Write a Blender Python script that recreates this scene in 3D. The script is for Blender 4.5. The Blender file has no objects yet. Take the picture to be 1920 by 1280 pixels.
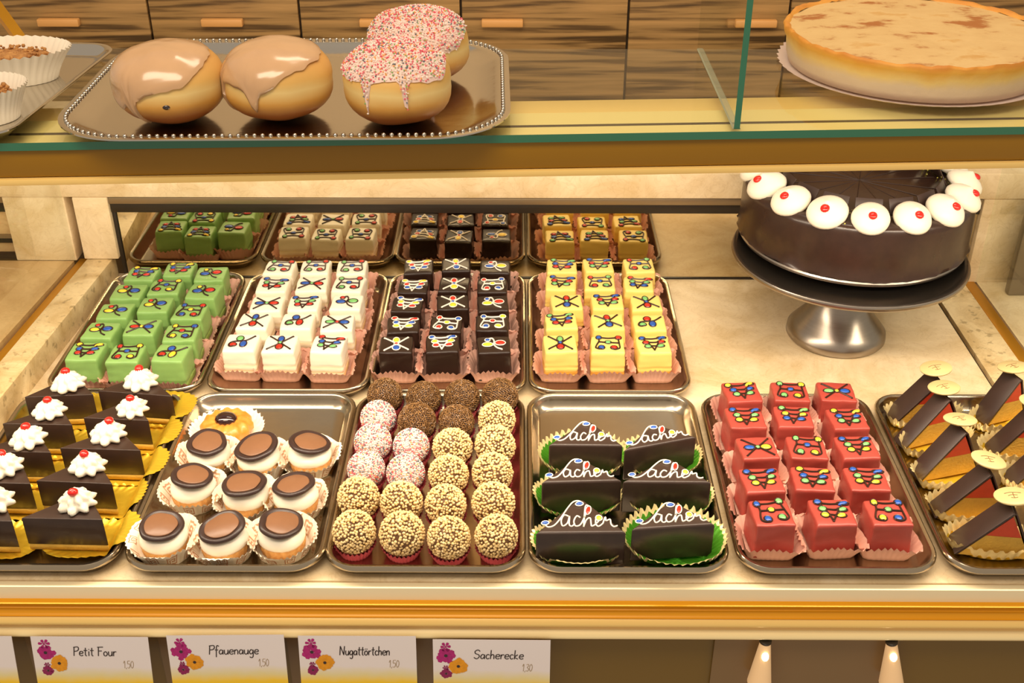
import bpy, bmesh, math, random
from mathutils import Vector, Matrix, noise
random.seed(7)
PI = math.pi
sc = bpy.context.scene
col = sc.collection

# ---------------------------------------------------------------- camera, world, light, exposure
cam_data = bpy.data.cameras.new('camera')
cam_data.sensor_width = 36.0
cam_data.lens = 2150.0 * 36.0 / 1920.0
cam_data.clip_start = 0.02
cam = bpy.data.objects.new('camera', cam_data)
cam.location = (0, 0, 0.795)
cam.rotation_euler = (math.radians(90 - 30.96), 0, math.radians(0.32))
col.objects.link(cam)
sc.camera = cam

world = bpy.data.worlds.new('shop_ambient')
world.use_nodes = True
world.node_tree.nodes['Background'].inputs[0].default_value = (1.0, 0.84, 0.66, 1)
world.node_tree.nodes['Background'].inputs[1].default_value = 0.55
sc.world = world

def area(name, loc, rot, sx, sy, power, color):
    d = bpy.data.lights.new(name, 'AREA')
    d.shape = 'RECTANGLE'; d.size = sx; d.size_y = sy; d.energy = power; d.color = color
    o = bpy.data.objects.new(name, d); o.location = loc; o.rotation_euler = rot
    col.objects.link(o); return o
WARM = (1.0, 0.84, 0.64)
area('shelf_strip_lamp', (0.0, 0.985, 0.398), (math.radians(12), 0, 0), 1.9, 0.035, 11.0, WARM)
area('front_fill_light', (-0.35, 0.10, 1.70), (math.radians(35), math.radians(-10), 0), 1.2, 0.5, 20.0, WARM)  # added unseen light that brightens the mouldings and front faces
area('ceiling_lamp_back', (0.25, 1.45, 1.75), (math.radians(8), 0, 0), 1.1, 0.25, 9.0, WARM)

vs = sc.view_settings
vs.view_transform = 'Standard'; vs.look = 'None'; vs.gamma = 1.0; vs.use_curve_mapping = False
vs.exposure = -0.14

# ---------------------------------------------------------------- materials
def lin(c):
    return tuple(((v / 12.92) if v <= 0.04045 else ((v + 0.055) / 1.055) ** 2.4) for v in [x / 255.0 for x in c])
MATS = {}
def mat(name, rgb, rough=0.5, metal=0.0, var=0.0, scale=60.0, bump=0.0, bscale=200.0, sss=0.0, coat=0.0, rgb2=None, stretch=None, spec=0.5):
    m = bpy.data.materials.new(name); m.use_nodes = True
    nt = m.node_tree; b = nt.nodes['Principled BSDF']
    c = lin(rgb)
    b.inputs['Base Color'].default_value = (*c, 1)
    b.inputs['Roughness'].default_value = rough
    b.inputs['Metallic'].default_value = metal
    b.inputs['Specular IOR Level'].default_value = spec
    b.inputs['Coat Weight'].default_value = coat
    b.inputs['Coat Roughness'].default_value = 0.12
    if sss:
        b.inputs['Subsurface Weight'].default_value = sss
        b.inputs['Subsurface Radius'].default_value = (0.006, 0.004, 0.002)
        b.inputs['Subsurface Scale'].default_value = 1.0
    co = nt.nodes.new('ShaderNodeTexCoord')
    src = co.outputs['Object']
    if stretch:
        mp = nt.nodes.new('ShaderNodeMapping'); mp.inputs['Scale'].default_value = stretch
        nt.links.new(src, mp.inputs['Vector']); src = mp.outputs['Vector']
    if var or rgb2:
        n = nt.nodes.new('ShaderNodeTexNoise'); n.inputs['Scale'].default_value = scale; n.inputs['Detail'].default_value = 5
        n.inputs['Roughness'].default_value = 0.6
        r = nt.nodes.new('ShaderNodeValToRGB')
        r.color_ramp.elements[0].position = 0.35; r.color_ramp.elements[1].position = 0.68
        c2 = lin(rgb2) if rgb2 else tuple(v * (1 - var) for v in c)
        r.color_ramp.elements[0].color = (*c2, 1); r.color_ramp.elements[1].color = (*c, 1)
        nt.links.new(src, n.inputs['Vector']); nt.links.new(n.outputs['Fac'], r.inputs['Fac'])
        nt.links.new(r.outputs['Color'], b.inputs['Base Color'])
    if bump:
        n2 = nt.nodes.new('ShaderNodeTexNoise'); n2.inputs['Scale'].default_value = bscale; n2.inputs['Detail'].default_value = 3
        bp = nt.nodes.new('ShaderNodeBump'); bp.inputs['Strength'].default_value = bump; bp.inputs['Distance'].default_value = 0.002
        nt.links.new(src, n2.inputs['Vector']); nt.links.new(n2.outputs['Fac'], bp.inputs['Height'])
        nt.links.new(bp.outputs['Normal'], b.inputs['Normal'])
    MATS[name] = m
    return m

def glass_mat(name, tint=(0.97, 0.99, 0.97)):
    m = bpy.data.materials.new(name); m.use_nodes = True; nt = m.node_tree
    nt.nodes.remove(nt.nodes['Principled BSDF'])
    t = nt.nodes.new('ShaderNodeBsdfTransparent'); t.inputs[0].default_value = (*tint, 1)
    g = nt.nodes.new('ShaderNodeBsdfGlossy'); g.inputs['Roughness'].default_value = 0.02
    f = nt.nodes.new('ShaderNodeFresnel'); f.inputs[0].default_value = 1.45
    mx = nt.nodes.new('ShaderNodeMixShader')
    ge = nt.nodes.new('ShaderNodeNewGeometry'); q = nt.nodes.new('ShaderNodeMath'); q.operation = 'SUBTRACT'; q.inputs[0].default_value = 1.0; q.use_clamp = True
    p = nt.nodes.new('ShaderNodeMath'); p.operation = 'MULTIPLY'
    nt.links.new(ge.outputs['Backfacing'], q.inputs[1]); nt.links.new(q.outputs[0], p.inputs[0]); nt.links.new(f.outputs[0], p.inputs[1])
    nt.links.new(p.outputs[0], mx.inputs[0]); nt.links.new(t.outputs[0], mx.inputs[1]); nt.links.new(g.outputs[0], mx.inputs[2])
    nt.links.new(mx.outputs[0], nt.nodes['Material Output'].inputs[0])
    MATS[name] = m; return m

def wood_mat(name):
    m = bpy.data.materials.new(name); m.use_nodes = True; nt = m.node_tree; b = nt.nodes['Principled BSDF']
    co = nt.nodes.new('ShaderNodeTexCoord')
    mp = nt.nodes.new('ShaderNodeMapping'); mp.inputs['Scale'].default_value = (1.3, 1.0, 34.0)
    n = nt.nodes.new('ShaderNodeTexNoise'); n.inputs['Scale'].default_value = 2.2; n.inputs['Detail'].default_value = 6; n.inputs['Roughness'].default_value = 0.55
    n.inputs['Distortion'].default_value = 0.35
    r = nt.nodes.new('ShaderNodeValToRGB'); e = r.color_ramp.elements
    e[0].position = 0.34; e[0].color = (*lin((78, 56, 28)), 1)
    e[1].position = 0.66; e[1].color = (*lin((188, 146, 90)), 1)
    k = e.new(0.43); k.color = (*lin((116, 86, 48)), 1)
    k = e.new(0.49); k.color = (*lin((160, 124, 74)), 1)
    nt.links.new(co.outputs['Object'], mp.inputs['Vector']); nt.links.new(mp.outputs[0], n.inputs['Vector'])
    nt.links.new(n.outputs['Fac'], r.inputs['Fac']); nt.links.new(r.outputs['Color'], b.inputs['Base Color'])
    b.inputs['Roughness'].default_value = 0.4
    MATS[name] = m; return m

def marble_mat(name, base, vein, scale=9.0, speck=0.0):
    m = bpy.data.materials.new(name); m.use_nodes = True; nt = m.node_tree; b = nt.nodes['Principled BSDF']
    co = nt.nodes.new('ShaderNodeTexCoord')
    n = nt.nodes.new('ShaderNodeTexNoise'); n.inputs['Scale'].default_value = scale; n.inputs['Detail'].default_value = 8; n.inputs['Distortion'].default_value = 1.3; n.inputs['Roughness'].default_value = 0.65
    r = nt.nodes.new('ShaderNodeValToRGB'); e = r.color_ramp.elements
    e[0].position = 0.30; e[0].color = (*lin(vein), 1); e[1].position = 0.62; e[1].color = (*lin(base), 1)
    nt.links.new(co.outputs['Object'], n.inputs['Vector']); nt.links.new(n.outputs['Fac'], r.inputs['Fac'])
    out = r.outputs['Color']
    n3 = nt.nodes.new('ShaderNodeTexNoise'); n3.inputs['Scale'].default_value = scale * 3.3; n3.inputs['Detail'].default_value = 6; n3.inputs['Distortion'].default_value = 2.5
    r3 = nt.nodes.new('ShaderNodeValToRGB'); q = r3.color_ramp.elements
    q[0].position = 0.47; q[0].color = (1, 1, 1, 1); q[1].position = 0.53; q[1].color = (1, 1, 1, 1)
    mid = q.new(0.50); mid.color = (0.80, 0.74, 0.66, 1)
    mx = nt.nodes.new('ShaderNodeMix'); mx.data_type = 'RGBA'; mx.blend_type = 'MULTIPLY'; mx.inputs[0].default_value = 0.45
    nt.links.new(co.outputs['Object'], n3.inputs['Vector']); nt.links.new(n3.outputs['Fac'], r3.inputs['Fac'])
    nt.links.new(out, mx.inputs[6]); nt.links.new(r3.outputs['Color'], mx.inputs[7]); out = mx.outputs[2]
    if speck:
        n2 = nt.nodes.new('ShaderNodeTexNoise'); n2.inputs['Scale'].default_value = 90; n2.inputs['Detail'].default_value = 4
        r2 = nt.nodes.new('ShaderNodeValToRGB'); p = r2.color_ramp.elements
        p[0].position = 0.33; p[0].color = (0.25, 0.2, 0.12, 1); p[1].position = 0.42; p[1].color = (1, 1, 1, 1)
        m2 = nt.nodes.new('ShaderNodeMix'); m2.data_type = 'RGBA'; m2.blend_type = 'MULTIPLY'; m2.inputs[0].default_value = speck
        nt.links.new(co.outputs['Object'], n2.inputs['Vector']); nt.links.new(n2.outputs['Fac'], r2.inputs['Fac'])
        nt.links.new(out, m2.inputs[6]); nt.links.new(r2.outputs['Color'], m2.inputs[7]); out = m2.outputs[2]
    nt.links.new(out, b.inputs['Base Color'])
    b.inputs['Roughness'].default_value = 0.28
    MATS[name] = m; return m

def height_mat(name, stops, rough=0.5, axis='Z', nz=0.0, nscale=40, bump=0.0, bscale=150, coat=0.0):
    """colour by the thing's own height (layers, baked bands, printed bands)"""
    m = bpy.data.materials.new(name); m.use_nodes = True; nt = m.node_tree; b = nt.nodes['Principled BSDF']
    co = nt.nodes.new('ShaderNodeTexCoord'); sp = nt.nodes.new('ShaderNodeSeparateXYZ')
    nt.links.new(co.outputs['Object'], sp.inputs[0])
    lo, hi = stops[0][0], stops[-1][0]
    mr = nt.nodes.new('ShaderNodeMapRange'); mr.inputs['From Min'].default_value = lo; mr.inputs['From Max'].default_value = hi
    val = sp.outputs[axis]
    n = nt.nodes.new('ShaderNodeTexNoise'); n.inputs['Scale'].default_value = nscale; n.inputs['Detail'].default_value = 4
    nt.links.new(co.outputs['Object'], n.inputs['Vector'])
    if nz:
        s = nt.nodes.new('ShaderNodeMath'); s.operation = 'MULTIPLY_ADD'; s.inputs[1].default_value = nz; s.inputs[2].default_value = -nz * 0.5
        nt.links.new(n.outputs['Fac'], s.inputs[0])
        a = nt.nodes.new('ShaderNodeMath'); a.operation = 'ADD'
        nt.links.new(s.outputs[0], a.inputs[0]); nt.links.new(val, a.inputs[1]); val = a.outputs[0]
    nt.links.new(val, mr.inputs['Value'])
    r = nt.nodes.new('ShaderNodeValToRGB'); e = r.color_ramp.elements
    for i, (z, c) in enumerate(stops):
        p = (z - lo) / (hi - lo)
        if i == 0: k = e[0]; k.position = 0
        elif i == len(stops) - 1: k = e[-1]; k.position = 1
        else: k = e.new(p)
        k.color = (*lin(c), 1)
    nt.links.new(mr.outputs[0], r.inputs['Fac']); nt.links.new(r.outputs['Color'], b.inputs['Base Color'])
    b.inputs['Roughness'].default_value = rough; b.inputs['Coat Weight'].default_value = coat
    if bump:
        n2 = nt.nodes.new('ShaderNodeTexNoise'); n2.inputs['Scale'].default_value = bscale; n2.inputs['Detail'].default_value = 3
        bp = nt.nodes.new('ShaderNodeBump'); bp.inputs['Strength'].default_value = bump; bp.inputs['Distance'].default_value = 0.002
        nt.links.new(co.outputs['Object'], n2.inputs['Vector']); nt.links.new(n2.outputs['Fac'], bp.inputs['Height']); nt.links.new(bp.outputs['Normal'], b.inputs['Normal'])
    MATS[name] = m; return m

mat('fondant_green', (142, 184, 104), 0.38, var=0.10, sss=0.05)
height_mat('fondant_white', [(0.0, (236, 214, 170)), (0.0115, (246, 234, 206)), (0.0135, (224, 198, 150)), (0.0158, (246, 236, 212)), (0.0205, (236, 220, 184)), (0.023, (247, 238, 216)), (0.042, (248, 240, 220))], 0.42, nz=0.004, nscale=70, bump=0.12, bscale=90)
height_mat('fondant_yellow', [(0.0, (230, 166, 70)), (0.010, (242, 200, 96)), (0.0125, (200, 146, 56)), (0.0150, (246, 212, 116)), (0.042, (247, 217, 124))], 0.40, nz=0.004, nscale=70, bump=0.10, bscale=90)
mat('fondant_red', (168, 68, 58), 0.36, var=0.10, sss=0.04)
mat('fondant_black', (44, 27, 20), 0.28, var=0.15)
mat('sponge_cream', (236, 208, 150), 0.8, var=0.2, bump=0.5, bscale=500)
mat('sponge_yellow', (240, 190, 96), 0.8, var=0.25, bump=0.5, bscale=500)
mat('sponge_green', (150, 176, 88), 0.7, var=0.2, bump=0.4, bscale=500)
mat('icing_dark', (50, 26, 16), 0.3)
mat('icing_white', (246, 236, 222), 0.35)
mat('icing_blue', (30, 84, 176), 0.25, coat=0.3)
mat('icing_red', (206, 42, 24), 0.25, coat=0.3)
mat('icing_yellow', (250, 212, 56), 0.25, coat=0.3)
mat('icing_mint', (120, 190, 110), 0.25, coat=0.3)
mat('paper_pink', (232, 180, 160), 0.75, var=0.05)
mat('paper_rose', (206, 84, 100), 0.7)
mat('paper_white', (246, 236, 216), 0.75)
mat('paper_brown_print', (204, 156, 122), 0.75)
mat('steel', (188, 174, 152), 0.22, 1.0, var=0.08, scale=20, bump=0.05, bscale=60)
mat('silver', (206, 200, 190), 0.12, 1.0, bump=0.12, bscale=45)
mat('steel_brushed', (170, 160, 150), 0.30, 1.0, var=0.08, scale=30, stretch=(1, 1, 14))
mat('gold_foil', (232, 192, 52), 0.32, 0.55, bump=0.3, bscale=120)
mat('gold_foil_pale', (240, 220, 160), 0.35, 0.4)
mat('green_foil', (84, 160, 40), 0.32, 0.5, bump=0.3, bscale=120)
mat('chocolate_dark', (56, 38, 30), 0.36, var=0.2, bump=0.08, bscale=60)
mat('chocolate_glaze', (60, 44, 37), 0.34, var=0.2, bump=0.10, bscale=50)
mat('chocolate_matte', (58, 40, 34), 0.42, var=0.15)
mat('chocolate_milk', (132, 92, 64), 0.35, var=0.06)
mat('chocolate_ring', (56, 38, 34), 0.35, var=0.1)
mat('cream', (242, 234, 216), 0.5, sss=0.08)
mat('cherry', (206, 30, 22), 0.2, coat=0.5)
mat('custard_sponge', (200, 158, 62), 0.75, var=0.2, bump=0.4, bscale=400)
mat('biscuit', (220, 174, 106), 0.75, rgb2=(192, 136, 70), scale=120, bump=0.4, bscale=300)
mat('biscuit_orange', (236, 156, 60), 0.42, rgb2=(216, 122, 34), scale=70, coat=0.3)
mat('jam', (40, 12, 12), 0.08, coat=1.0)
mat('nut_grain', (244, 222, 172), 0.55, rgb2=(230, 192, 122), scale=220)
mat('nut_core', (104, 70, 40), 0.6)
mat('choc_sprinkle', (168, 126, 78), 0.35, rgb2=(92, 62, 36), scale=300)
mat('choc_core', (66, 42, 26), 0.6)
mat('pearl_white', (248, 232, 222), 0.45); mat('pearl_pink', (230, 92, 112), 0.45); mat('pearl_blue', (104, 118, 128), 0.45)
mat('pearl_orange', (240, 170, 90), 0.45); mat('pearl_green', (140, 180, 110), 0.45)
mat('pink_core', (236, 206, 194), 0.6)
height_mat('doughnut_crust', [(-0.032, (92, 46, 12)), (-0.020, (150, 84, 22)), (-0.009, (212, 156, 72)), (0.002, (236, 206, 136)), (0.010, (226, 180, 100)), (0.03, (206, 142, 66))], 0.45, nz=0.008, nscale=30, bump=0.15, bscale=60)  # real baked bands, with underside shade also put into the bottom colours
mat('sugar_glaze', (206, 164, 122), 0.2, var=0.07, scale=35, sss=0.05, coat=0.5)
mat('print_brown', (130, 96, 56), 0.6)
mat('white_chocolate', (202, 180, 126), 0.4, var=0.05)
mat('punch_red', (190, 62, 34), 0.55, var=0.12, scale=200)
mat('pistachio', (186, 178, 84), 0.7)
mat('crumble', (206, 150, 84), 0.85, rgb2=(150, 96, 48), scale=90, bump=0.9, bscale=250)
m_ = mat('pie_custard', (216, 178, 118), 0.5, rgb2=(172, 104, 44), scale=26, bump=0.15, bscale=60, stretch=(0.8, 1.2, 1))
e_ = [n for n in m_.node_tree.nodes if n.type == 'VALTORGB'][0].color_ramp.elements
e_[0].position = 0.37; e_[1].position = 0.45; k_ = e_.new(0.60); k_.color = (*lin((222, 186, 126)), 1); k_ = e_.new(0.70); k_.color = (*lin((208, 160, 90)), 1)
mat('pie_brown', (196, 120, 44), 0.6)
mat('pie_crust', (232, 174, 76), 0.6, rgb2=(206, 134, 44), scale=40, bump=0.4, bscale=120)
mat('pie_side', (226, 196, 150), 0.6, rgb2=(240, 206, 120), scale=18)
mat('doily_paper', (226, 206, 196), 0.7)
marble_mat('marble', (237, 217, 182), (208, 180, 132), 9.0)
marble_mat('marble_speckled', (232, 210, 164), (190, 160, 108), 12.0, 0.5)
marble_mat('marble_streaked', (214, 180, 130), (178, 140, 92), 5.0)
mat('brass', (196, 138, 30), 0.38, 0.6)
mat('ochre_lacquer', (232, 160, 8), 0.35, 0.1)
mat('fascia_ochre', (150, 106, 4), 0.35, 0.1)
mat('gold_lacquer', (252, 212, 128), 0.3, 0.12)
mat('band_gold', (240, 214, 140), 0.35)
mat('cream_lacquer', (244, 226, 186), 0.4)
mat('olive_panel', (116, 88, 22), 0.3)
mat('taupe_panel', (128, 100, 62), 0.3)
mat('gateau_icing', (58, 39, 31), 0.24, var=0.2, bump=0.25, bscale=22)
mat('gold_cream', (255, 232, 176), 0.3, 0.05)
mat('rail_black', (38, 30, 22), 0.35)
mat('rail_grey', (150, 132, 104), 0.35, 0.7)
mat('mirror_face', (204, 192, 164), 0.03, 1.0)
mat('glass_edge', (44, 112, 84), 0.2, coat=0.5)
mat('glass_edge_pale', (150, 152, 128), 0.3)
mat('gap_dark', (70, 54, 34), 0.7)
mat('reflection_grey', (120, 108, 90), 0.35, 0.5)
mat('handle_wood', (226, 166, 96), 0.4)
mat('wall_paint', (210, 186, 150), 0.7)
mat('card_white', (226, 214, 206), 0.55)
mat('ink', (52, 40, 38), 0.6); mat('ink_faint', (176, 156, 130), 0.6)
mat('petal_magenta', (186, 30, 122), 0.6, var=0.3, scale=300); mat('petal_plum', (140, 24, 84), 0.6); mat('petal_orange', (240, 160, 20), 0.6, var=0.2, scale=300)
height_mat('card_print', [(-0.08, (250, 190, 10)), (-0.055, (248, 204, 40)), (-0.046, (232, 216, 160)), (-0.036, (234, 224, 224)), (0.0, (234, 225, 226))], 0.5, nz=0.006, nscale=60)
glass_mat('clear_glass'); glass_mat('lamp_glass', (0.98, 0.95, 0.88))
wood_mat('zebra_wood')
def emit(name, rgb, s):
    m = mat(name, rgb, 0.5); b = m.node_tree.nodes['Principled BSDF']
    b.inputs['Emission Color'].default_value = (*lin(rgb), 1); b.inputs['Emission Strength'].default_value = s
emit('reflected_bulb_glow', (255, 236, 190), 9.0)
emit('reflected_shade_glow', (230, 190, 140), 0.35)

# ---------------------------------------------------------------- mesh helpers
class MB:
    def __init__(s): s.v = []; s.f = []; s.m = []
    def add(s, vs, fs, mi=0):
        o = len(s.v); s.v += [tuple(p) for p in vs]
        for f in fs: s.f.append(tuple(i + o for i in f)); s.m.append(mi)
    def box(s, x0, x1, y0, y1, z0, z1, mi=0, skew=0.0):
        P = [(x, y + skew * x, z) for z in (z0, z1) for y in (y0, y1) for x in (x0, x1)]
        s.add(P, [(0, 2, 3, 1), (4, 5, 7, 6), (0, 1, 5, 4), (2, 6, 7, 3), (0, 4, 6, 2), (1, 3, 7, 5)], mi)
    def prism(s, poly, z0, z1, mi=0):
        n = len(poly)
        s.add([(x, y, z0) for x, y in poly] + [(x, y, z1) for x, y in poly],
              [tuple(range(n - 1, -1, -1)), tuple(range(n, 2 * n))] + [(i, (i + 1) % n, n + (i + 1) % n, n + i) for i in range(n)], mi)
    def extrude_x(s, prof, x0, x1, mi=0, close=True):
        n = len(prof)
        V = [(x0, y, z) for y, z in prof] + [(x1, y, z) for y, z in prof]
        F = [(i, (i + 1) % n, n + (i + 1) % n, n + i) for i in range(n if close else n - 1)]
        if close: F += [tuple(range(n - 1, -1, -1)), tuple(range(n, 2 * n))]
        s.add(V, F, mi)
    def rings(s, rings, cap0=False, cap1=False, mi=0, mifun=None):
        n = len(rings[0]); o = len(s.v)
        for r in rings: s.v += [tuple(p) for p in r]
        for k in range(len(rings) - 1):
            for i in range(n):
                s.f.append((o + k * n + i, o + k * n + (i + 1) % n, o + (k + 1) * n + (i + 1) % n, o + (k + 1) * n + i))
                s.m.append(mifun(k, i) if mifun else mi)
        if cap0: s.f.append(tuple(o + i for i in range(n - 1, -1, -1))); s.m.append(mi)
        if cap1: s.f.append(tuple(o + (len(rings) - 1) * n + i for i in range(n))); s.m.append(mi)
    def lathe(s, prof, n=48, fr=None, cap0=True, cap1=True, mi=0, c=(0, 0, 0), sx=1, sy=1):
        R = []
        for k, (r, z) in enumerate(prof):
            ring = []
            for i in range(n):
                a = 2 * PI * i / n
                q, dz = fr(a, k, r, z) if fr else (r, 0)
                ring.append((c[0] + q * math.cos(a) * sx, c[1] + q * math.sin(a) * sy, c[2] + z + dz))
            R.append(ring)
        s.rings(R, cap0, cap1, mi)
    def tube(s, pts, r, n=6, mi=0, flat=1.0, rr=None):
        pts = [Vector(p) for p in pts]; R = []
        for i, p in enumerate(pts):
            t = (pts[min(i + 1, len(pts) - 1)] - pts[max(i - 1, 0)]).normalized()
            up = Vector((0, 0, 1)) if abs(t.z) < 0.9 else Vector((0, 1, 0))
            b = t.cross(up).normalized(); u = b.cross(t)
            q = rr[i] if rr else r
            R.append([p + (b * math.cos(2 * PI * k / n) + u * math.sin(2 * PI * k / n) * flat) * q for k in range(n)])
        s.rings(R, True, True, mi)
    def ell(s, c, r, nu=12, nv=8, mi=0, lo=-PI / 2):
        R = []
        for k in range(nv + 1):
            a = lo + (PI / 2 - lo) * k / nv
            q = max(math.cos(a), 0.02)
            R.append([(c[0] + r[0] * q * math.cos(2 * PI * i / nu), c[1] + r[1] * q * math.sin(2 * PI * i / nu), c[2] + r[2] * math.sin(a)) for i in range(nu)])
        s.rings(R, True, True, mi)
    def mesh(s, name, mats, smooth=True, bevel=0.0, seg=2, angle=35):
        me = bpy.data.meshes.new(name)
        me.from_pydata(s.v, [], s.f)
        for x in ([mats] if isinstance(mats, str) else mats): me.materials.append(MATS[x])
        me.polygons.foreach_set('material_index', s.m)
        bm = bmesh.new(); bm.from_mesh(me)
        bmesh.ops.recalc_face_normals(bm, faces=bm.faces)
        if bevel:
            ed = [e for e in bm.edges if len(e.link_faces) == 2 and e.calc_face_angle(0) > math.radians(30)]
            bmesh.ops.bevel(bm, geom=ed, offset=bevel, segments=seg, profile=0.5, affect='EDGES', clamp_overlap=True)
        bm.to_mesh(me); bm.free()
        if smooth:
            me.polygons.foreach_set('use_smooth', [True] * len(me.polygons))
            try: me.set_sharp_from_angle(angle=math.radians(angle))
            except Exception: pass
        me.update()
        return me
    def obj(s, name, mats, parent=None, **k):
        return link(name, s.mesh(name, mats, **k), parent)

def link(name, me, parent=None, loc=None, rz=None):
    o = bpy.data.objects.new(name, me); col.objects.link(o)
    if parent is not None: o.parent = parent
    if loc is not None: o.location = loc
    if rz is not None: o.rotation_euler.z = rz
    return o
def tag(o, label, cat, group=None, kind=None):
    o['label'] = label; o['category'] = cat
    if group: o['group'] = group
    if kind: o['kind'] = kind
    return o
def empty(name, label, cat, loc=(0, 0, 0), group=None, rz=0.0):
    o = bpy.data.objects.new(name, None); col.objects.link(o); o.location = loc; o.rotation_euler.z = rz
    o.empty_display_size = 0.02
    return tag(o, label, cat, group)
def copy_tree(src, label=None, loc=None, rz=None):
    kids = {}
    for o in bpy.data.objects:
        if o.parent is not None: kids.setdefault(o.parent, []).append(o)
    def rec(a, parent):
        b = a.copy(); col.objects.link(b)
        if parent is not None: b.parent = parent
        for ch in kids.get(a, []): rec(ch, b)
        return b
    r = rec(src, None)
    if label: r['label'] = label
    if loc is not None: r.location = loc
    if rz is not None: r.rotation_euler.z = rz
    return r
def spl(pts, n=5):
    if len(pts) < 3: return [tuple(p) for p in pts]
    P = [Vector((*p, 0)) if len(p) == 2 else Vector(p) for p in pts]; out = []
    for i in range(len(P) - 1):
        a = P[max(i - 1, 0)]; b = P[i]; c = P[i + 1]; d = P[min(i + 2, len(P) - 1)]
        for k in range(n):
            t = k / n
            out.append(0.5 * ((2 * b) + (c - a) * t + (2 * a - 5 * b + 4 * c - d) * t * t + (3 * b - a - 3 * c + d) * t ** 3))
    out.append(P[-1]); return out
def N3(x, y, z, s=1.0): return noise.noise(Vector((x * s, y * s, z * s)))

def rbox(w, d, h, r, disp=None, nz=7):
    """rounded block standing on z = 0, with finely meshed edges"""
    mb = MB()
    def lines(L, k):
        e = r / (L / 2)
        t = [-1, -1 + 0.12 * e, -1 + 0.35 * e, -1 + e]
        return t + [(-1 + e) + (2 - 2 * e) * i / k for i in range(1, k)] + [-x for x in reversed(t)]
    X, Y, Z = lines(w, 5), lines(d, 5), lines(h, nz)
    def rnd(p):
        q = [max(-(H / 2 - r), min(H / 2 - r, v)) for v, H in zip(p, (w, d, h))]
        dv = Vector(p) - Vector(q)
        if dv.length > 1e-9: dv = dv.normalized() * r
        o = Vector(q) + dv
        o.z += h / 2
        if disp: o = disp(o)
        return o
    def grid(A, B, fn):
        V = [rnd(fn(a, b)) for b in B for a in A]; n = len(A)
        mb.add(V, [(j * n + i, j * n + i + 1, (j + 1) * n + i + 1, (j + 1) * n + i) for j in range(len(B) - 1) for i in range(n - 1)])
    for s in (-1, 1):
        grid(X, Y, lambda a, b: (a * w / 2, b * d / 2, s * h / 2))
        grid(X, Z, lambda a, b: (a * w / 2, s * d / 2, b * h / 2))
        grid(Y, Z, lambda a, b: (s * w / 2, a * d / 2, b * h / 2))
    me_v = mb
    return me_v
def welded(mb, name, mats, smooth=True, angle=60):
    me = mb.mesh(name, mats, smooth=False)
    bm = bmesh.new(); bm.from_mesh(me)
    bmesh.ops.remove_doubles(bm, verts=bm.verts, dist=1e-5)
    bmesh.ops.recalc_face_normals(bm, faces=bm.faces)
    bm.to_mesh(me); bm.free()
    me.polygons.foreach_set('use_smooth', [True] * len(me.polygons)); me.update()
    return me

# ---------------------------------------------------------------- the place
X0, X1 = -1.15, 1.15
m = MB(); m.box(-1.6, 1.6, 2.09, 2.14, -0.9, 1.6); w = m.obj('wall_back', 'wall_paint', smooth=False); w['kind'] = 'structure'
m = MB(); m.box(-1.6, 1.6, 0.4, 2.08, -0.95, -0.9); w = m.obj('floor', 'marble_streaked', smooth=False); w['kind'] = 'structure'

# drawer cabinet behind the counter
cab = empty('drawer_cabinet', 'zebra-grained wooden drawer cabinet with tan bar handles behind the glass shelf', 'cabinet', (0, 2.0, 0))
m = MB(); m.box(-1.3, 1.3, 0.012, 0.08, -0.9, 0.62); m.obj('carcass', 'gap_dark', cab, smooth=False)
seams = [-1.21, -0.927, -0.643, -0.381, -0.100, 0.191, 0.470, 0.760, 1.05]
hand = [-1.05, -0.80, -0.515, -0.24, -0.028, 0.412, 0.62, 0.9]
for i in range(8):
    cx = 0.5 * (seams[i] + seams[i + 1]); wdt = seams[i + 1] - seams[i] - 0.004
    for zz, hh in ((0.33, 0.62), (0.02, 0.30)):
        m = MB(); m.box(-wdt / 2, wdt / 2, 0, 0.018, zz - hh / 2 + 0.002, zz + hh / 2 - 0.002)
        if zz < 0.1: m.v = [(x, y, z - 0.16) for x, y, z in m.v]
        dr = m.obj('drawer_front', 'zebra_wood', cab, bevel=0.001); dr.location.x = cx
        if zz > 0.1:
            m = MB(); m.box(-0.036, 0.036, -0.014, -0.001, 0.238, 0.251)
            h = m.obj('handle', 'handle_wood', dr, bevel=0.002); h.location.x = hand[i] - cx

# display counter
dc = empty('display_counter', 'marble-lined pastry display counter with gold mouldings holding the trays', 'display counter', (0, 0.85, 0))
def dcp(mb, name, mt, **k):
    mb.v = [(x, y - 0.85, z) for x, y, z in mb.v]; return mb.obj(name, mt, dc, **k)
m = MB(); m.prism([(-0.660, 0.8595), (0.5995, 0.8595), (0.5995, 1.52), (-0.60, 1.52)], -0.03, 0.0); dcp(m, 'marble_deck', 'marble', smooth=False)
m = MB(); m.box(0.590, 0.62, 0.8595, 1.52, -0.03, -0.006); dcp(m, 'joint_gap', 'gap_dark', smooth=False)
m = MB(); m.box(0.6055, 0.6565, 0.8595, 1.52, -0.03, 0.001); dcp(m, 'side_strip', 'marble_speckled', smooth=False)
m = MB(); m.box(0.6565, 0.6725, 0.8595, 1.52, -0.03, 0.002); dcp(m, 'brass_strip', 'brass', bevel=0.001)
def curb(u0, u1, z0, z1):       # runs 3.5 degrees off the depth axis; u = distance outward from the inner face
    k = 0.061
    mb = MB(); f = lambda y, u: (-0.5925 - k * (1.51 - y) - u, y)
    mb.prism([f(0.8595, u0), f(1.51, u0), f(1.51, u1), f(0.8595, u1)], z0, z1); return mb
dcp(curb(0.0, 0.0375, -0.03, 0.035), 'side_curb', 'marble_speckled', bevel=0.0012)
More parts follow.
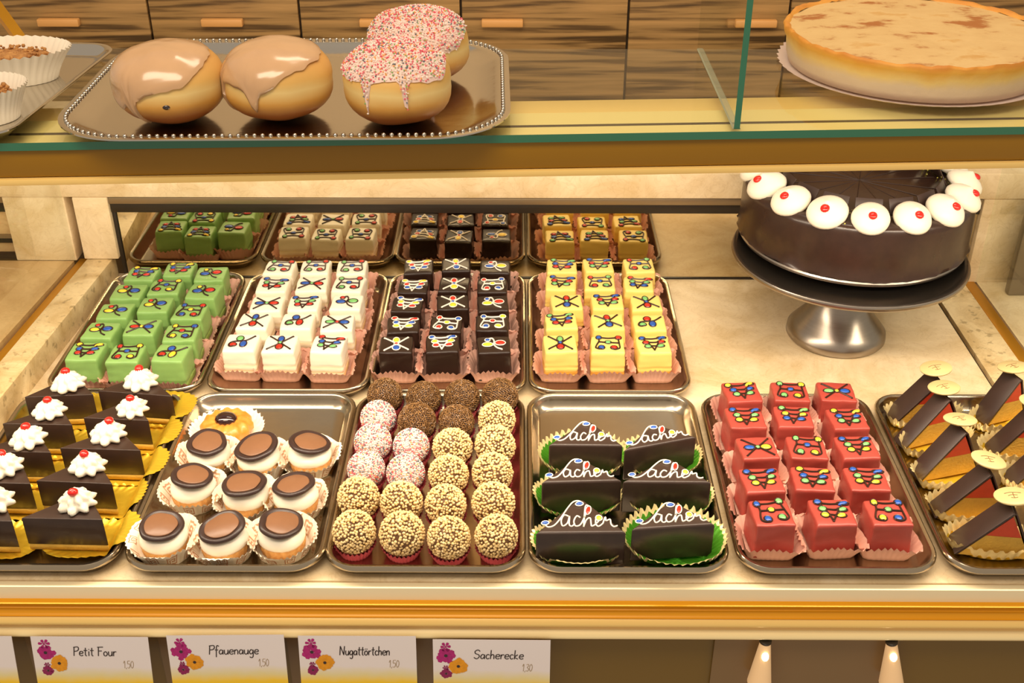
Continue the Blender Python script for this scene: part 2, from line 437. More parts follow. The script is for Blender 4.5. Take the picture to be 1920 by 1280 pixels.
dcp(curb(0.038, 0.053, -0.03, 0.030), 'brass_strip', 'brass', bevel=0.001)
m = MB(); m.box(X0, X1, 1.497, 1.60, 0.133, 0.172); dcp(m, 'header_beam', 'marble', bevel=0.002)
m = MB(); m.box(-0.634, -0.5835, 1.497, 1.60, 0.0352, 0.133); dcp(m, 'corner_post', 'marble', bevel=0.002)
m = MB(); m.box(0.66, 0.73, 1.497, 1.60, 0.0, 0.133); dcp(m, 'corner_post', 'marble', bevel=0.002)
# front rail and mouldings
m = MB(); m.box(X0, X1, 0.850, 0.8585, -0.05, -0.001); dcp(m, 'front_rail', 'cream_lacquer', bevel=0.001)
m = MB(); m.box(X0, X1, 0.8585, 0.8596, -0.05, -0.004); dcp(m, 'rail_joint', 'gap_dark', smooth=False)
prof = [(0.8495, -0.0165), (0.8435, -0.0175), (0.8475, -0.020), (0.8485, -0.0245), (0.8465, -0.026), (0.8485, -0.029), (0.8470, -0.0335), (0.8435, -0.0345)]
m = MB(); m.extrude_x(prof + [(0.858, -0.0345), (0.858, -0.0165)], X0, X1); dcp(m, 'ochre_moulding', 'ochre_lacquer', angle=60)
def halfround(zt, zb, out, n=8):
    return [(0.8465 - out * math.sin(PI * i / n), zt + (zb - zt) * i / n) for i in range(n + 1)]
m = MB(); m.extrude_x(halfround(-0.0345, -0.0485, 0.006) + [(0.850, -0.0494), (0.850, -0.0510), (0.858, -0.0510), (0.858, -0.0345)], X0, X1)
dcp(m, 'gold_moulding', 'gold_lacquer', angle=50)
m = MB(); m.extrude_x([(0.850, -0.0510), (0.8465, -0.0530)] + halfround(-0.0535, -0.0655, 0.005) + [(0.858, -0.0655), (0.858, -0.0510)], X0, X1); dcp(m, 'lower_moulding', 'gold_cream', angle=50)
m = MB(); m.box(X0, X1, 0.862, 0.88, -0.40, -0.06); dcp(m, 'front_panel', 'olive_panel', smooth=False)
m = MB(); m.box(0.205, 0.395, 0.8585, 0.8615, -0.30, -0.0656); dcp(m, 'front_panel', 'taupe_panel', smooth=False)  # paler centre board stands in for a reflection in glass
for xx in (-0.361, -0.2275, -0.0935, -0.499):
    m = MB(); m.box(xx - 0.011, xx + 0.011, 0.8585, 0.8615, -0.30, -0.0656); dcp(m, 'divider_strip', 'taupe_panel', smooth=False)
# neighbouring bays seen through the side panes
m = MB(); m.prism([(-0.70, 0.86), (-0.651, 1.50), (-1.15, 1.50), (-1.15, 0.86)], -0.03, 0.031); dcp(m, 'neighbour_deck', 'marble_streaked', smooth=False)
m = MB(); m.box(-0.735, -0.646, 1.50, 1.60, 0.031, 0.133); dcp(m, 'neighbour_post', 'marble', bevel=0.002)
m = MB(); m.box(-1.15, -0.735, 1.53, 1.60, 0.031, 0.133); dcp(m, 'neighbour_back', 'marble_streaked', smooth=False)
for z0, z1, mt in ((0.112, 0.122, 'rail_grey'), (0.098, 0.112, 'rail_black'), (0.048, 0.055, 'rail_black'), (0.055, 0.060, 'rail_grey')):
    m = MB(); m.box(-1.15, -0.735, 1.525, 1.5305, z0, z1); dcp(m, 'neighbour_rail', mt, smooth=False)
m = MB(); m.box(0.676, 1.15, 0.86, 1.56, -0.03, 0.001); dcp(m, 'neighbour_deck', 'marble', smooth=False)
m = MB(); m.box(0.735, 1.15, 1.53, 1.60, 0.0, 0.133); dcp(m, 'neighbour_back', 'marble', smooth=False)
m = MB(); m.box(0.735, 1.15, 1.520, 1.5305, 0.108, 0.124); dcp(m, 'neighbour_rail', 'rail_black', smooth=False)
m = MB(); m.box(0.706, 0.82, 1.455, 1.470, 0.0012, 0.15)  # upright panel stands in for a dark reflection in the side pane
g = tag(m.obj('reflection_panel', 'reflection_grey', bevel=0.003), 'upright grey panel imitating a dark reflection in the clear pane at far right', 'panel')
m = MB(); m.box(X0, X1, 1.602, 1.80, 0.145, 0.170)
tag(m.obj('service_worktop', 'marble', bevel=0.002), 'long cream marble worktop running behind the display, in front of the wooden drawers', 'worktop')
m = MB(); m.box(X0, X1, 1.61, 1.79, -0.9, 0.1445); dcp(m, 'back_carcass', 'olive_panel', smooth=False)

# mirrored sliding door at the back
mr = empty('mirror_door', 'mirrored sliding door at the back of the display reflecting the petit fours', 'mirror', (0, 1.505, 0))
m = MB(); m.box(-0.577, 0.659, 0.002, 0.010, 0.0027, 0.1079); m.obj('mirror_pane', 'mirror_face', mr, smooth=False)
m = MB(); m.box(-0.5775, 0.659, 0.0, 0.010, 0.0004, 0.0026); m.obj('bottom_rail', 'rail_black', mr, smooth=False)
m = MB(); m.box(-0.5825, 0.659, -0.004, 0.010, 0.108, 0.1225); m.obj('sliding_track', 'rail_black', mr, bevel=0.001)
m = MB(); m.box(-0.5825, 0.659, -0.007, 0.010, 0.1225, 0.1325); m.obj('top_rail', 'rail_grey', mr, bevel=0.001)
m = MB(); m.box(-0.5830, -0.5775, -0.001, 0.010, 0.0005, 0.108); m.obj('edge_frame', 'rail_black', mr, bevel=0.001)

# side panes
def pane_x(name, p0, p1, z0, z1, label):
    mb = MB(); d = 0.0022
    (xa, ya), (xb, yb) = p0, p1
    V = [(xa - d, ya, z0), (xa + d, ya, z0), (xb + d, yb, z0), (xb - d, yb, z0), (xa - d, ya, z1), (xa + d, ya, z1), (xb + d, yb, z1), (xb - d, yb, z1)]
    mb.add(V, [(1, 2, 6, 5), (3, 0, 4, 7), (2, 3, 7, 6), (0, 3, 2, 1)], 0); mb.add(V, [(0, 1, 5, 4), (4, 5, 6, 7)], 1)
    return tag(mb.obj(name, ['clear_glass', 'glass_edge'], smooth=False), label, 'glass pane')
pane_x('glass_side_pane', (-0.6875, 0.90), (-0.6485, 1.495), 0.032, 0.34, 'clear glass side pane standing along the brass strip at far left')
pane_x('glass_side_pane', (0.6755, 0.90), (0.6755, 1.495), 0.003, 0.34, 'clear glass side pane standing along the brass strip beside the chocolate cake')

# glass shelf with its carrier
SK = 0.0507
sh = empty('glass_shelf', 'green-edged glass shelf on a gold profile, carrying doughnuts and the cheese tart', 'shelf', (0, 0.925, 0.434))
def shp(mb, name, mt, **k):
    mb.v = [(x, y - 0.925, z - 0.434) for x, y, z in mb.v]; return mb.obj(name, mt, sh, **k)
m = MB(); xs = (X0, X1); za, zb = 0.4375, 0.4445
V = [(x, y + (SK * x if y < 1 else 0), z) for z in (za, zb) for y in (0.925, 1.172) for x in xs]
m.add(V, [(0, 2, 3, 1), (4, 5, 7, 6), (2, 6, 7, 3)], 0); m.add(V, [(0, 1, 5, 4), (0, 4, 6, 2), (1, 3, 7, 5)], 1)
shp(m, 'glass_plate', ['clear_glass', 'glass_edge'], smooth=False)
m = MB(); m.box(X0, X1, 0.9285, 0.960, 0.412, 0.4365, skew=SK); shp(m, 'front_fascia', ['fascia_ochre'], bevel=0.0015)
m = MB(); m.box(X0, X1, 0.9255, 0.935, 0.4055, 0.4115, skew=SK); shp(m, 'gold_lip', 'gold_lacquer', bevel=0.0015)
m = MB(); m.box(X0, X1, 0.932, 0.9620, 0.4366, 0.4373, skew=SK); shp(m, 'cream_band', 'band_gold', smooth=False)
m = MB(); m.box(X0, X1, 0.9620, 0.9690, 0.4360, 0.4368, skew=SK); shp(m, 'groove', 'gap_dark', smooth=False)
m = MB(); m.box(X0, X1, 0.9602, 1.045, 0.405, 0.4330, skew=SK); shp(m, 'rear_profile', 'gold_lacquer', bevel=0.0015)
m = MB(); m.box(X0, X1, 0.9695, 1.000, 0.4332, 0.4366, skew=SK); shp(m, 'cream_band', 'band_gold', smooth=False)

# divider on the shelf
m = MB(); d = 0.0026
V = [(x, y, z) for z in (0.4455, 0.75) for y in (0.938, 1.172) for x in (0.1875 - d, 0.1875 + d)]
m.add(V, [(0, 4, 6, 2), (1, 3, 7, 5), (2, 6, 7, 3)], 0); m.add(V, [(0, 1, 5, 4), (4, 5, 7, 6)], 1); m.add(V, [(0, 2, 3, 1)], 2)
m.box(.1875 - .0034, .1875 + .0034, .939, 1.170, .4447, .4454, 2)
tag(m.obj('glass_divider', ['clear_glass', 'glass_edge', 'glass_edge_pale'], smooth=False), 'upright glass divider with green edge on the shelf between doughnuts and tart', 'glass divider')
m = MB(); m.tube([(-0.625, 1.30, 0.525), (-0.5625, 1.30, 0.402)], 0.008, 4)
tag(m.obj('brass_support_bar', 'brass', smooth=False), 'slanted brass support bar behind the crumble cakes at upper left', 'support bar')

# ---------------------------------------------------------------- trays
def rrect(w, d, r, inset, z, n=9):
    w -= 2 * inset; d -= 2 * inset; r = max(r - inset, 0.004); P = []
    for cx, cy, a0 in ((w / 2 - r, d / 2 - r, 0), (-w / 2 + r, d / 2 - r, PI / 2), (-w / 2 + r, -d / 2 + r, PI), (w / 2 - r, -d / 2 + r, 1.5 * PI)):
        for i in range(n):
            a = a0 + PI / 2 * i / (n - 1); P.append((cx + r * math.cos(a), cy + r * math.sin(a), z))
    return P
TP = [(0.013, 0.0), (0.0115, 0.0004), (0.0045, 0.0105), (0.0010, 0.0115), (0.0, 0.0135), (0.0002, 0.0165), (0.0022, 0.0186), (0.0050, 0.0183), (0.0068, 0.0160), (0.0078, 0.0125), (0.0135, 0.0035), (0.0160, 0.0020)]
mt = MB(); mt.rings([rrect(0.2035, 0.316, 0.034, i, z) for i, z in TP], True, True)
tray_me = mt.mesh('serving_tray', 'steel', angle=50)
TX = {1: -0.5005, 2: -0.2955, 3: -0.0925, 4: 0.1130, 5: 0.3225, 6: 0.5280}
def tray(x, y, label, w=1.0):
    o = link('serving_tray', tray_me, None, (x, y, 0.0003)); tag(o, label, 'tray', 'steel trays in the display'); o.scale.x = w; return o
FY, BY = 1.0155, 1.3335
tray(-0.5025, FY, 'steel tray under the dark cake slices with cream rosettes and gold foil', 0.99)
tray(TX[2], FY, 'steel tray holding nougat tartlets and the jam biscuit, partly empty at its back')
tray(TX[3], FY, 'steel tray filled with rolled truffle balls in six rows')
tray(TX[4], FY, 'steel tray holding six lettered chocolate wedges, its back end bare and shiny')
tray(TX[5], FY, 'steel tray filled with red petit fours')
tray(TX[6], FY, 'steel tray under the striped cake slices topped with white discs', 0.97)
tray(-0.4905, BY, 'steel tray filled with green petit fours against the marble curb', 0.96)
tray(-0.2870, BY, 'steel tray filled with white petit fours')
tray(-0.0870, BY, 'steel tray filled with dark chocolate petit fours', 0.97)
tray(0.1155, BY, 'steel tray filled with yellow petit fours')

def ride(mb_or_me, ox, oy, x0, x1, y0, y1, oz=.0026):
    """foil or paper that laps over the tray's raised lip instead of passing through it"""
    for v in mb_or_me.vertices:
        X, Y = v.co.x + ox, v.co.y + oy
        d = min(X - x0, x1 - X, Y - y0, y1 - Y)
        if d < .0195:
            zm = .0196 if d < .0085 else .0196 + (.0024 - .0196) * (d - .0085) / .011
            v.co.z = max(v.co.z, zm - oz + v.co.z * .25)
TRAY_BOX = {k: (x - .1018 * w_, x + .1018 * w_, .8575, 1.1735) for k, x, w_ in ((1, -.5025, .99), (2, TX[2], 1), (3, TX[3], 1), (4, TX[4], 1), (5, TX[5], 1), (6, TX[6], .97))}
def fit(me, loc, tray_no, sc_=(1, 1, 1), rz=0.0):
    me = me.copy()
    me.transform(Matrix.Rotation(rz, 4, 'Z') @ Matrix.Diagonal((*sc_, 1)))
    ride(me, loc[0], loc[1], *TRAY_BOX[tray_no]); me.update(); return me
# ---------------------------------------------------------------- paper cases
def cup_mesh(name, rb, rt, h, pleats, mats, square=0.0, amp=0.0012, zig=0.0012, n=None, bitmap=None, rows=5, sy=1.0, wav=0.0):
    n = n or pleats * 4; mb = MB(); R = []
    def rad(a, r):
        if square:
            p = 2 + 6 * square
            return r / (abs(math.cos(a)) ** p + abs(math.sin(a)) ** p) ** (1 / p)
        return r
    R.append([(rad(2 * PI * i / n, rb * 0.5) * math.cos(2 * PI * i / n), rad(2 * PI * i / n, rb * 0.5) * math.sin(2 * PI * i / n) * sy, 0) for i in range(n)])
    for k in range(rows + 1):
        t = k / rows; ring = []
        for i in range(n):
            a = 2 * PI * i / n
            r = rad(a, rb + (rt - rb) * (t ** 1.3)) + amp * (0.35 + 0.65 * t) * math.cos(pleats * a)
            z = h * t
            if wav: z += wav * t * N3(math.cos(a) * 1.7, math.sin(a) * 1.7, rb * 500); r += wav * 0.8 * t * N3(math.cos(a) * 2, math.sin(a) * 2, 4 + rb * 700)
            if k == rows: z += zig * math.cos(pleats * a * 1.0 + PI)
            ring.append((r * math.cos(a), r * math.sin(a) * sy, z))
        R.append(ring)
    fun = None
    if bitmap:
        H = len(bitmap); W = len(bitmap[0])
        fun = lambda k, i: 0 if k == 0 else (1 if bitmap[H - 1 - min(H - 1, int((k - 1) * H / rows))][i % W] == '#' else 0)
    mb.rings(R, True, False, 0, fun)
    return mb.mesh(name, mats, angle=80)
pink_cups = [cup_mesh('paper_case', 0.0242, rt, 0.0180, 34, 'paper_pink', 0.7, amp=.0008, wav=0.0055 + 0.0001 * i) for i, rt in enumerate((0.0328, 0.0334, 0.0324))]

# ---------------------------------------------------------------- petit fours
MOT = {
 'X': ([[(-.8, -.8), (-.3, -.35), (.1, .05), (.8, .8)], [(-.8, .82), (-.2, .25), (.2, -.2), (.8, -.8)]], [(0, .5, .17, .22), (0, 0, .12, .1), (0, -.5, .2, .22)], [(-.8, -.8), (.8, .8), (-.8, .82), (.8, -.8)]),
 'B': ([[(-.25, -.55), (-.5, -.75), (-.8, -.6), (-.75, -.2), (-.6, .3), (-.62, .8)], [(-.62, .8), (0, .72), (.72, .85)], [(.72, .85), (.75, .4), (.8, -.1), (.8, -.55), (.5, -.75), (.25, -.6)], [(-.62, .2), (0, .15), (.78, .12)]],
       [(-.62, .8, .15, .16), (.72, .85, .17, .16), (.02, .2, .17, .13), (-.42, -.52, .17, .17), (.42, -.5, .18, .16)], []),
 'C': ([[(-.7, .8), (-.35, .1), (-.08, -.78)], [(.8, .85), (.35, .1), (-.08, -.78)], [(-.7, .72), (0, .62), (.72, .75)], [(-.42, .2), (.1, .15), (.52, .25)], [(-.28, -.25), (.1, -.3), (.42, -.2)]],
       [(-.68, .78, .17, .14), (-.5, .2, .18, .14), (-.45, -.3, .18, .14), (.68, .72, .26, .1), (.56, .2, .22, .11), (.42, -.3, .22, .12)], [(-.08, -.78), (-.08, -.7)]),
 'D': ([[(-.35, -.5), (-.65, -.6), (-.8, -.35), (-.6, .0), (-.1, .1), (.35, .2), (.85, .75)]], [(-.15, .45, .2, .2), (-.5, -.35, .2, .16), (.2, -.25, .19, .26)], [(.85, .75)]),
 'F': ([[(-.5, .55), (-.1, .75), (.05, .4), (0, -.05), (.2, -.5), (.5, -.72)]], [(-.4, .55, .14, .12), (-.42, -.05, .28, .17), (.45, .12, .28, .2)], [(.5, -.72)]),
}
SC = 0.0184
def ellipse_pts(x, y, a, b, z, n=14): return [(SC * x + SC * a * math.cos(2 * PI * i / n), SC * y + SC * b * math.sin(2 * PI * i / n), z) for i in range(n + 1)]
line_me = {}
def lines_mesh(mo, mt):
    if (mo, mt) not in line_me:
        L, D, E = MOT[mo]; mb = MB()
        for l in L: mb.tube([(p[0] * SC, p[1] * SC, 0.0004) for p in spl(l, 5)], 0.00105, 6)
        for x, y, a, b in D: mb.tube(ellipse_pts(x, y, a * 1.32, b * 1.56, 0.0004), 0.0007, 5)
        for x, y in E: mb.ell((x * SC, y * SC, 0.0002), (0.0014, 0.0014, 0.001), 8, 4)
        line_me[(mo, mt)] = mb.mesh('icing_lines', mt)
    return line_me[(mo, mt)]
drop_me = {}
for c in ('blue', 'red', 'yellow', 'mint'):
    mb = MB(); mb.ell((0, 0, 0), (SC, SC, 0.0017), 14, 5, lo=-0.1); drop_me[c] = mb.mesh('icing_drop', 'icing_' + c, angle=70)
H = 0.042
def coat(seed, groove):
    def disp(p):
        top = p.z / H
        k = 0.0011 * N3(p.x, p.y, p.z + seed, 50) + 0.0006 * N3(p.x + seed, p.y, p.z, 150)
        s = 1 + k / 0.02 + 0.03 * (1 - top)
        if groove:
            for g in groove:
                s -= 0.055 * math.exp(-((p.z - g - 0.0012 * N3(p.x, p.y, seed, 90)) / 0.0011) ** 2)
        return Vector((p.x * s, p.y * s, p.z + (0.0007 * N3(p.x, p.y, seed, 70) if top > .9 else 0)))
    return disp
def pf_meshes(name, mt, groove, base):
    out = []
    for i in range(3):
        z0 = 0.0085 if base else 0.0
        hh = H - z0
        me = welded(rbox(0.0415, 0.0415, hh, 0.0030, lambda p, i=i: (lambda q: Vector((q.x, q.y, q.z)))(coat(3.1 * i + 1, [g - z0 for g in groove])(p)), 14), name, mt)
        if base:
            for v in me.vertices: v.co.z += z0
        out.append(me)
    return out
base_me = {}
def base_mesh(mt):
    if mt not in base_me:
        base_me[mt] = welded(rbox(0.0418, 0.0418, 0.0088, 0.0018, lambda p: Vector((p.x * (1 + .02 * N3(p.x, p.y, p.z, 200)), p.y * (1 + .02 * N3(p.y, p.x, p.z, 200)), p.z)), 4), 'sponge_layer', mt)
    return base_me[mt]
ROW = ['front', 'second', 'middle', 'fourth', 'back']; COLN = ['left', 'centre', 'right']
WHAT = {'X': 'crossed icing lines', 'B': 'icing music notes', 'C': 'a branching icing twig', 'D': 'a curled icing squiggle', 'F': 'an icing flower'}
def petit_fours(cname, mt, groove, base, pts, mots, line, pal, rot=0.0):
    mes = pf_meshes('petit_four', mt, groove, base)
    rnd = random.Random(len(cname) * 17 + 3)
    for r in range(5):
        for c in range(3):
            x, y = pts[r][c]; mo = mots[r][c]; flip = mo.islower(); k = mo.upper()
            rz = math.radians(rnd.uniform(-4, 4) + rot)
            o = link('petit_four', mes[(r + c) % 3], None, (x, y, 0.0045), rz)
            o.scale = (rnd.uniform(.97, 1.02), rnd.uniform(.97, 1.02), rnd.uniform(.985, 1.03))
            tag(o, f'{cname} petit four with {WHAT[k]}, {COLN[c]} in the {ROW[r]} row', 'petit four', f'{cname} petit fours')
            if base: link('sponge_layer', base_mesh(base), o)
            ir = math.radians(rnd.uniform(-7, 7)) + (PI / 2 if flip else 0)
            li = link('icing_lines', lines_mesh(k, line), o, (0, 0, H + 0.0003), ir)
            sh_ = rnd.randrange(3)
            for j, (a, b, p, q) in enumerate(MOT[k][1]):
                cc = pal[(j + sh_) % len(pal)]
                dd = link('icing_drop', drop_me[cc], o, Matrix.Rotation(ir, 3, 'Z') @ Vector((a * SC, b * SC, 0)) + Vector((0, 0, H + 0.0004)), ir + (0.5 if k == 'C' and a > 0 else 0))
                dd.scale = (p * 1.22, q * 1.45, 1.15)
                dd['label'] = f'{cc} icing drop'
            cu = link('paper_case', pink_cups[(r * 2 + c) % 3], None, (x, y, 0.0026), rnd.uniform(-.06, .06))
            tag(cu, f'pink fluted paper case under the {cname} petit four, {COLN[c]} in the {ROW[r]} row', 'paper case', f'pink paper cases on the {cname} tray')
            cu.scale = (1.0, 0.90, rnd.uniform(.9, 1.15))
petit_fours('green', 'fondant_green', [0.011], 'sponge_green',
 [[(-.540,1.221),(-.488,1.216),(-.432,1.217)],[(-.537,1.272),(-.487,1.281),(-.432,1.266)],[(-.535,1.325),(-.486,1.341),(-.435,1.323)],[(-.533,1.379),(-.486,1.393),(-.430,1.379)],[(-.528,1.430),(-.480,1.445),(-.432,1.431)]],
 ['CBD', 'FxB', 'FFB', 'FBF', 'CCF'], 'icing_dark', ['blue', 'red', 'yellow'])
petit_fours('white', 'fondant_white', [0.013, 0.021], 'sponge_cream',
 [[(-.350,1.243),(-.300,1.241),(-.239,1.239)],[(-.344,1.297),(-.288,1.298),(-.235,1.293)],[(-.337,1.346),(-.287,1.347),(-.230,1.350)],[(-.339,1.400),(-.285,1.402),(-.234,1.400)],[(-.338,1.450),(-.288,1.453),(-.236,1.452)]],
 ['DXC', 'XDx', 'xCF', 'CxB', 'BBB'], 'icing_dark', ['red', 'blue', 'mint'])
petit_fours('dark chocolate', 'fondant_black', [], None,
 [[(-.153,1.239),(-.095,1.242),(-.030,1.240)],[(-.149,1.291),(-.093,1.292),(-.033,1.293)],[(-.148,1.344),(-.087,1.350),(-.033,1.346)],[(-.144,1.397),(-.088,1.402),(-.035,1.399)],[(-.141,1.453),(-.088,1.460),(-.032,1.455)]],
 ['XCF', 'CBB', 'CXF', 'CXB', 'CXF'], 'icing_white', ['yellow', 'red', 'blue'])
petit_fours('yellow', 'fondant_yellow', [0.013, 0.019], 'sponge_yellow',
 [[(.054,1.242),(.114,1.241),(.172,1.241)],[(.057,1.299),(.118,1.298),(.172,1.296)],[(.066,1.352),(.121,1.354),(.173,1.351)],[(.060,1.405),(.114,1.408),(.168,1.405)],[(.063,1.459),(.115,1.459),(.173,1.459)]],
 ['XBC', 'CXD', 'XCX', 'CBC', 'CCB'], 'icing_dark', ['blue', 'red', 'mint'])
petit_fours('red', 'fondant_red', [], None,
 [[(.259,.911),(.321,.913),(.377,.911)],[(.259,.966),(.313,.968),(.370,.967)],[(.264,1.021),(.319,1.024),(.374,1.024)],[(.261,1.080),(.316,1.082),(.377,1.079)],[(.266,1.135),(.323,1.135),(.378,1.136)]],
 ['BCB', 'CCC', 'xBC', 'CCC', 'CBx'], 'icing_dark', ['yellow', 'blue', 'mint'])

# ---------------------------------------------------------------- truffle balls
R0 = 0.0205
def fib(n):
    g = PI * (3 - math.sqrt(5))
    for i in range(n):
        z = 1 - 2 * (i + .5) / n; r = math.sqrt(1 - z * z); a = g * i
        yield Vector((r * math.cos(a), r * math.sin(a), z))
ICO = [Vector(p).normalized() for p in [(0, 1, 1.618), (0, -1, 1.618), (0, 1, -1.618), (0, -1, -1.618), (1, 1.618, 0), (-1, 1.618, 0), (1, -1.618, 0), (-1, -1.618, 0), (1.618, 0, 1), (-1.618, 0, 1), (1.618, 0, -1), (-1.618, 0, -1)]]
ICF = [(0, 1, 8), (0, 8, 4), (0, 4, 5), (0, 5, 9), (0, 9, 1), (3, 2, 10), (3, 10, 6), (3, 6, 7), (3, 7, 11), (3, 11, 2), (1, 6, 8), (8, 6, 10), (8, 10, 4), (4, 10, 2), (4, 2, 5), (5, 2, 11), (5, 11, 9), (9, 11, 7), (9, 7, 1), (1, 7, 6)]
def blob(mb, c, r, mi=0, st=None, q=None):
    V = []
    for p in ICO:
        v = Vector((p.x * r, p.y * r, p.z * r * (st or 1)))
        if q: v = q @ v
        V.append(c + v)
    mb.add(V, ICF, mi)
OCT = [Vector(p) for p in [(1, 0, 0), (-1, 0, 0), (0, 1, 0), (0, -1, 0), (0, 0, 1), (0, 0, -1)]]
OCF = [(0, 2, 4), (2, 1, 4), (1, 3, 4), (3, 0, 4), (2, 0, 5), (1, 2, 5), (3, 1, 5), (0, 3, 5)]
def rod(mb, c, r, l, q, mi=0):
    V = [c + q @ Vector((p.x * r, p.y * r, p.z * l)) for p in OCT]
    mb.add(V, OCF, mi)
def rndq(rg): return Matrix.Rotation(rg.uniform(0, 6.3), 3, 'X') @ Matrix.Rotation(rg.uniform(0, 6.3), 3, 'Z')
rg = random.Random(11)
mb = MB(); mb.ell((0, 0, 0), (R0 * .965, R0 * .965, R0 * .93), 28, 16); ball_core = {'nut': mb.mesh('truffle_ball', 'nut_core'), 'choc': mb.mesh('truffle_ball', 'choc_core'), 'pink': mb.mesh('truffle_ball', 'pink_core')}
mb = MB()
for d in fib(620):
    if rg.random() < .05: continue
    d = (d + Vector((rg.uniform(-.05, .05), rg.uniform(-.05, .05), rg.uniform(-.05, .05)))).normalized()
    blob(mb, Vector((d.x * R0, d.y * R0, d.z * R0 * .96)) * rg.uniform(.97, 1.02), rg.uniform(.00125, .00190), 0, rg.uniform(.7, 1.3), rndq(rg))
coat_me = {'nut': mb.mesh('nut_coating', 'nut_grain', angle=180)}
mb = MB()
for d in fib(1000):
    t = d.orthogonal().normalized(); t = (Matrix.Rotation(rg.uniform(0, 6.3), 3, d) @ t + d * rg.uniform(-.25, .35)).normalized()
    q = Vector((0, 0, 1)).rotation_difference(t).to_matrix()
    rod(mb, d * R0 * rg.uniform(.985, 1.03), .00078, rg.uniform(.0020, .0030), q)
coat_me['choc'] = mb.mesh('sprinkle_coating', 'choc_sprinkle', smooth=False)
mb = MB()
for d in fib(1150):
    d = (d + Vector((rg.uniform(-.03, .03), rg.uniform(-.03, .03), rg.uniform(-.03, .03)))).normalized()
    rod(mb, d * R0 * .985, .00105, .00105, rndq(rg), rg.choices([0, 1, 2, 3], [56, 17, 21, 6])[0])
coat_me['pink'] = mb.mesh('sprinkle_coating', ['pearl_white', 'pearl_pink', 'pearl_blue', 'pearl_orange'], smooth=False)
ball_cup = cup_mesh('paper_case', 0.0165, 0.0215, 0.012, 30, 'paper_rose', 0, 0.0009, 0.0006)
BALLS = [([(-.166,.899),(-.117,.896),(-.069,.891),(-.021,.894)], 'nnnn'), ([(-.168,.957),(-.122,.950),(-.075,.946),(-.025,.949)], 'nnnn'), ([(-.166,1.009),(-.122,1.002),(-.075,.998),(-.027,1.001)], 'ppnn'),
         ([(-.164,1.058),(-.120,1.052),(-.073,1.049),(-.025,1.051)], 'ppnn'), ([(-.163,1.107),(-.117,1.099),(-.071,1.099),(-.024,1.103)], 'pccn'), ([(-.160,1.155),(-.113,1.149),(-.067,1.151),(-.021,1.153)], 'cccc')]
BN = {'n': ('nut', 'crisp nut-coated', 'nut-coated truffle balls'), 'p': ('pink', 'pink sprinkled', 'pink sprinkled truffle balls'), 'c': ('choc', 'brown sprinkle-coated', 'chocolate sprinkled truffle balls')}
ORD = ['leftmost', 'second from left', 'third from left', 'rightmost']; RW6 = ['front', 'second', 'third', 'fourth', 'fifth', 'back']
for r, (pts, kinds) in enumerate(BALLS):
    for c, (x, y) in enumerate(pts):
        key, nm, gp = BN[kinds[c]]
        s = 1.05 + rg.uniform(-.02, .05)
        if key != 'nut': s *= .96
        o = link('truffle_ball', ball_core[key], None, (x, y + (.003 if r == 0 else 0), 0.0045 + R0 * s * 1.02)); o.rotation_euler = (0, 0, rg.uniform(0, 6.3)); o.scale = (s, s, s)
        tag(o, f'{nm} truffle ball, {ORD[c]} in the {RW6[r]} row of the ball tray', 'truffle', gp)
        k = link('nut_coating' if key == 'nut' else 'sprinkle_coating', coat_me[key], o); k.rotation_euler = (rg.uniform(0, 6.3), rg.uniform(0, 6.3), 0); k['kind'] = 'stuff'
        cu = link('paper_case', ball_cup, None, (x, y + (.003 if r == 0 else 0), 0.0024), rg.uniform(0, 1))
        tag(cu, f'small rose paper case under the truffle ball, {ORD[c]} in the {RW6[r]} row', 'paper case', 'rose paper cases under the truffle balls')

# ---------------------------------------------------------------- lettered chocolate wedges
def foil_mesh(name, rx, ry, h, pleats, mats, gold_from=2, flat=0.72, wob=0.0):
    mb = MB(); n = pleats * 4; R = []
    prof = [(0.05, 0.0), (flat, 0.0), (flat + .05, 0.001), (flat + .14, h * .3), (1.0, h * .75), (1.07, h)]
    for k, (t, z) in enumerate(prof):
        ring = []
        for i in range(n):
            a = 2 * PI * i / n; w_ = (0.05 if k == len(prof) - 1 else 0.025) * math.cos(pleats * a) if k >= 2 else 0
            q = t + w_ * .5
            zz = z + (h * .16 * math.cos(pleats * a + .6) if k >= 3 else 0) + wob * t * N3(math.cos(a), math.sin(a), rx * 99)
            ring.append((rx * q * math.cos(a), ry * q * math.sin(a), max(zz, 0)))
        R.append(ring)
    mb.rings(R, True, False, 0, lambda k, i: 1 if k >= gold_from else 0)
    return mb.mesh(name, mats, angle=80)
LETTERS = [
 [(.10,.20),(.14,.10),(.21,.16),(.28,.40),(.34,.66),(.40,.86),(.46,.90),(.50,.84),(.47,.76)],
 [(.36,.42),(.31,.46),(.28,.30),(.30,.13),(.35,.22),(.37,.42),(.37,.18),(.40,.12),(.43,.2)],
 [(.49,.38),(.45,.43),(.42,.28),(.44,.13),(.49,.16),(.53,.36),(.57,.66),(.575,.74),(.545,.74),(.535,.45),(.53,.10)],
 [(.53,.12),(.56,.32),(.60,.36),(.61,.2),(.62,.12),(.66,.18),(.71,.34),(.70,.44),(.67,.40),(.66,.22),(.69,.11),(.74,.20)],
 [(.74,.20),(.76,.36),(.77,.38),(.775,.28),(.82,.32),(.83,.18),(.86,.10),(.90,.13)]]
WEDGES = [((.012,.873),(.106,.876),(.062,.932), 'front left'), ((.113,.879),(.199,.889),(.159,.928), 'front right'), ((.019,.957),(.108,.961),(.063,1.003), 'middle left'),
          ((.110,.959),(.205,.958),(.164,1.002), 'middle right'), ((.028,1.024),(.114,1.023),(.077,1.074), 'back left'), ((.116,1.014),(.200,1.040),(.154,1.066), 'back right')]
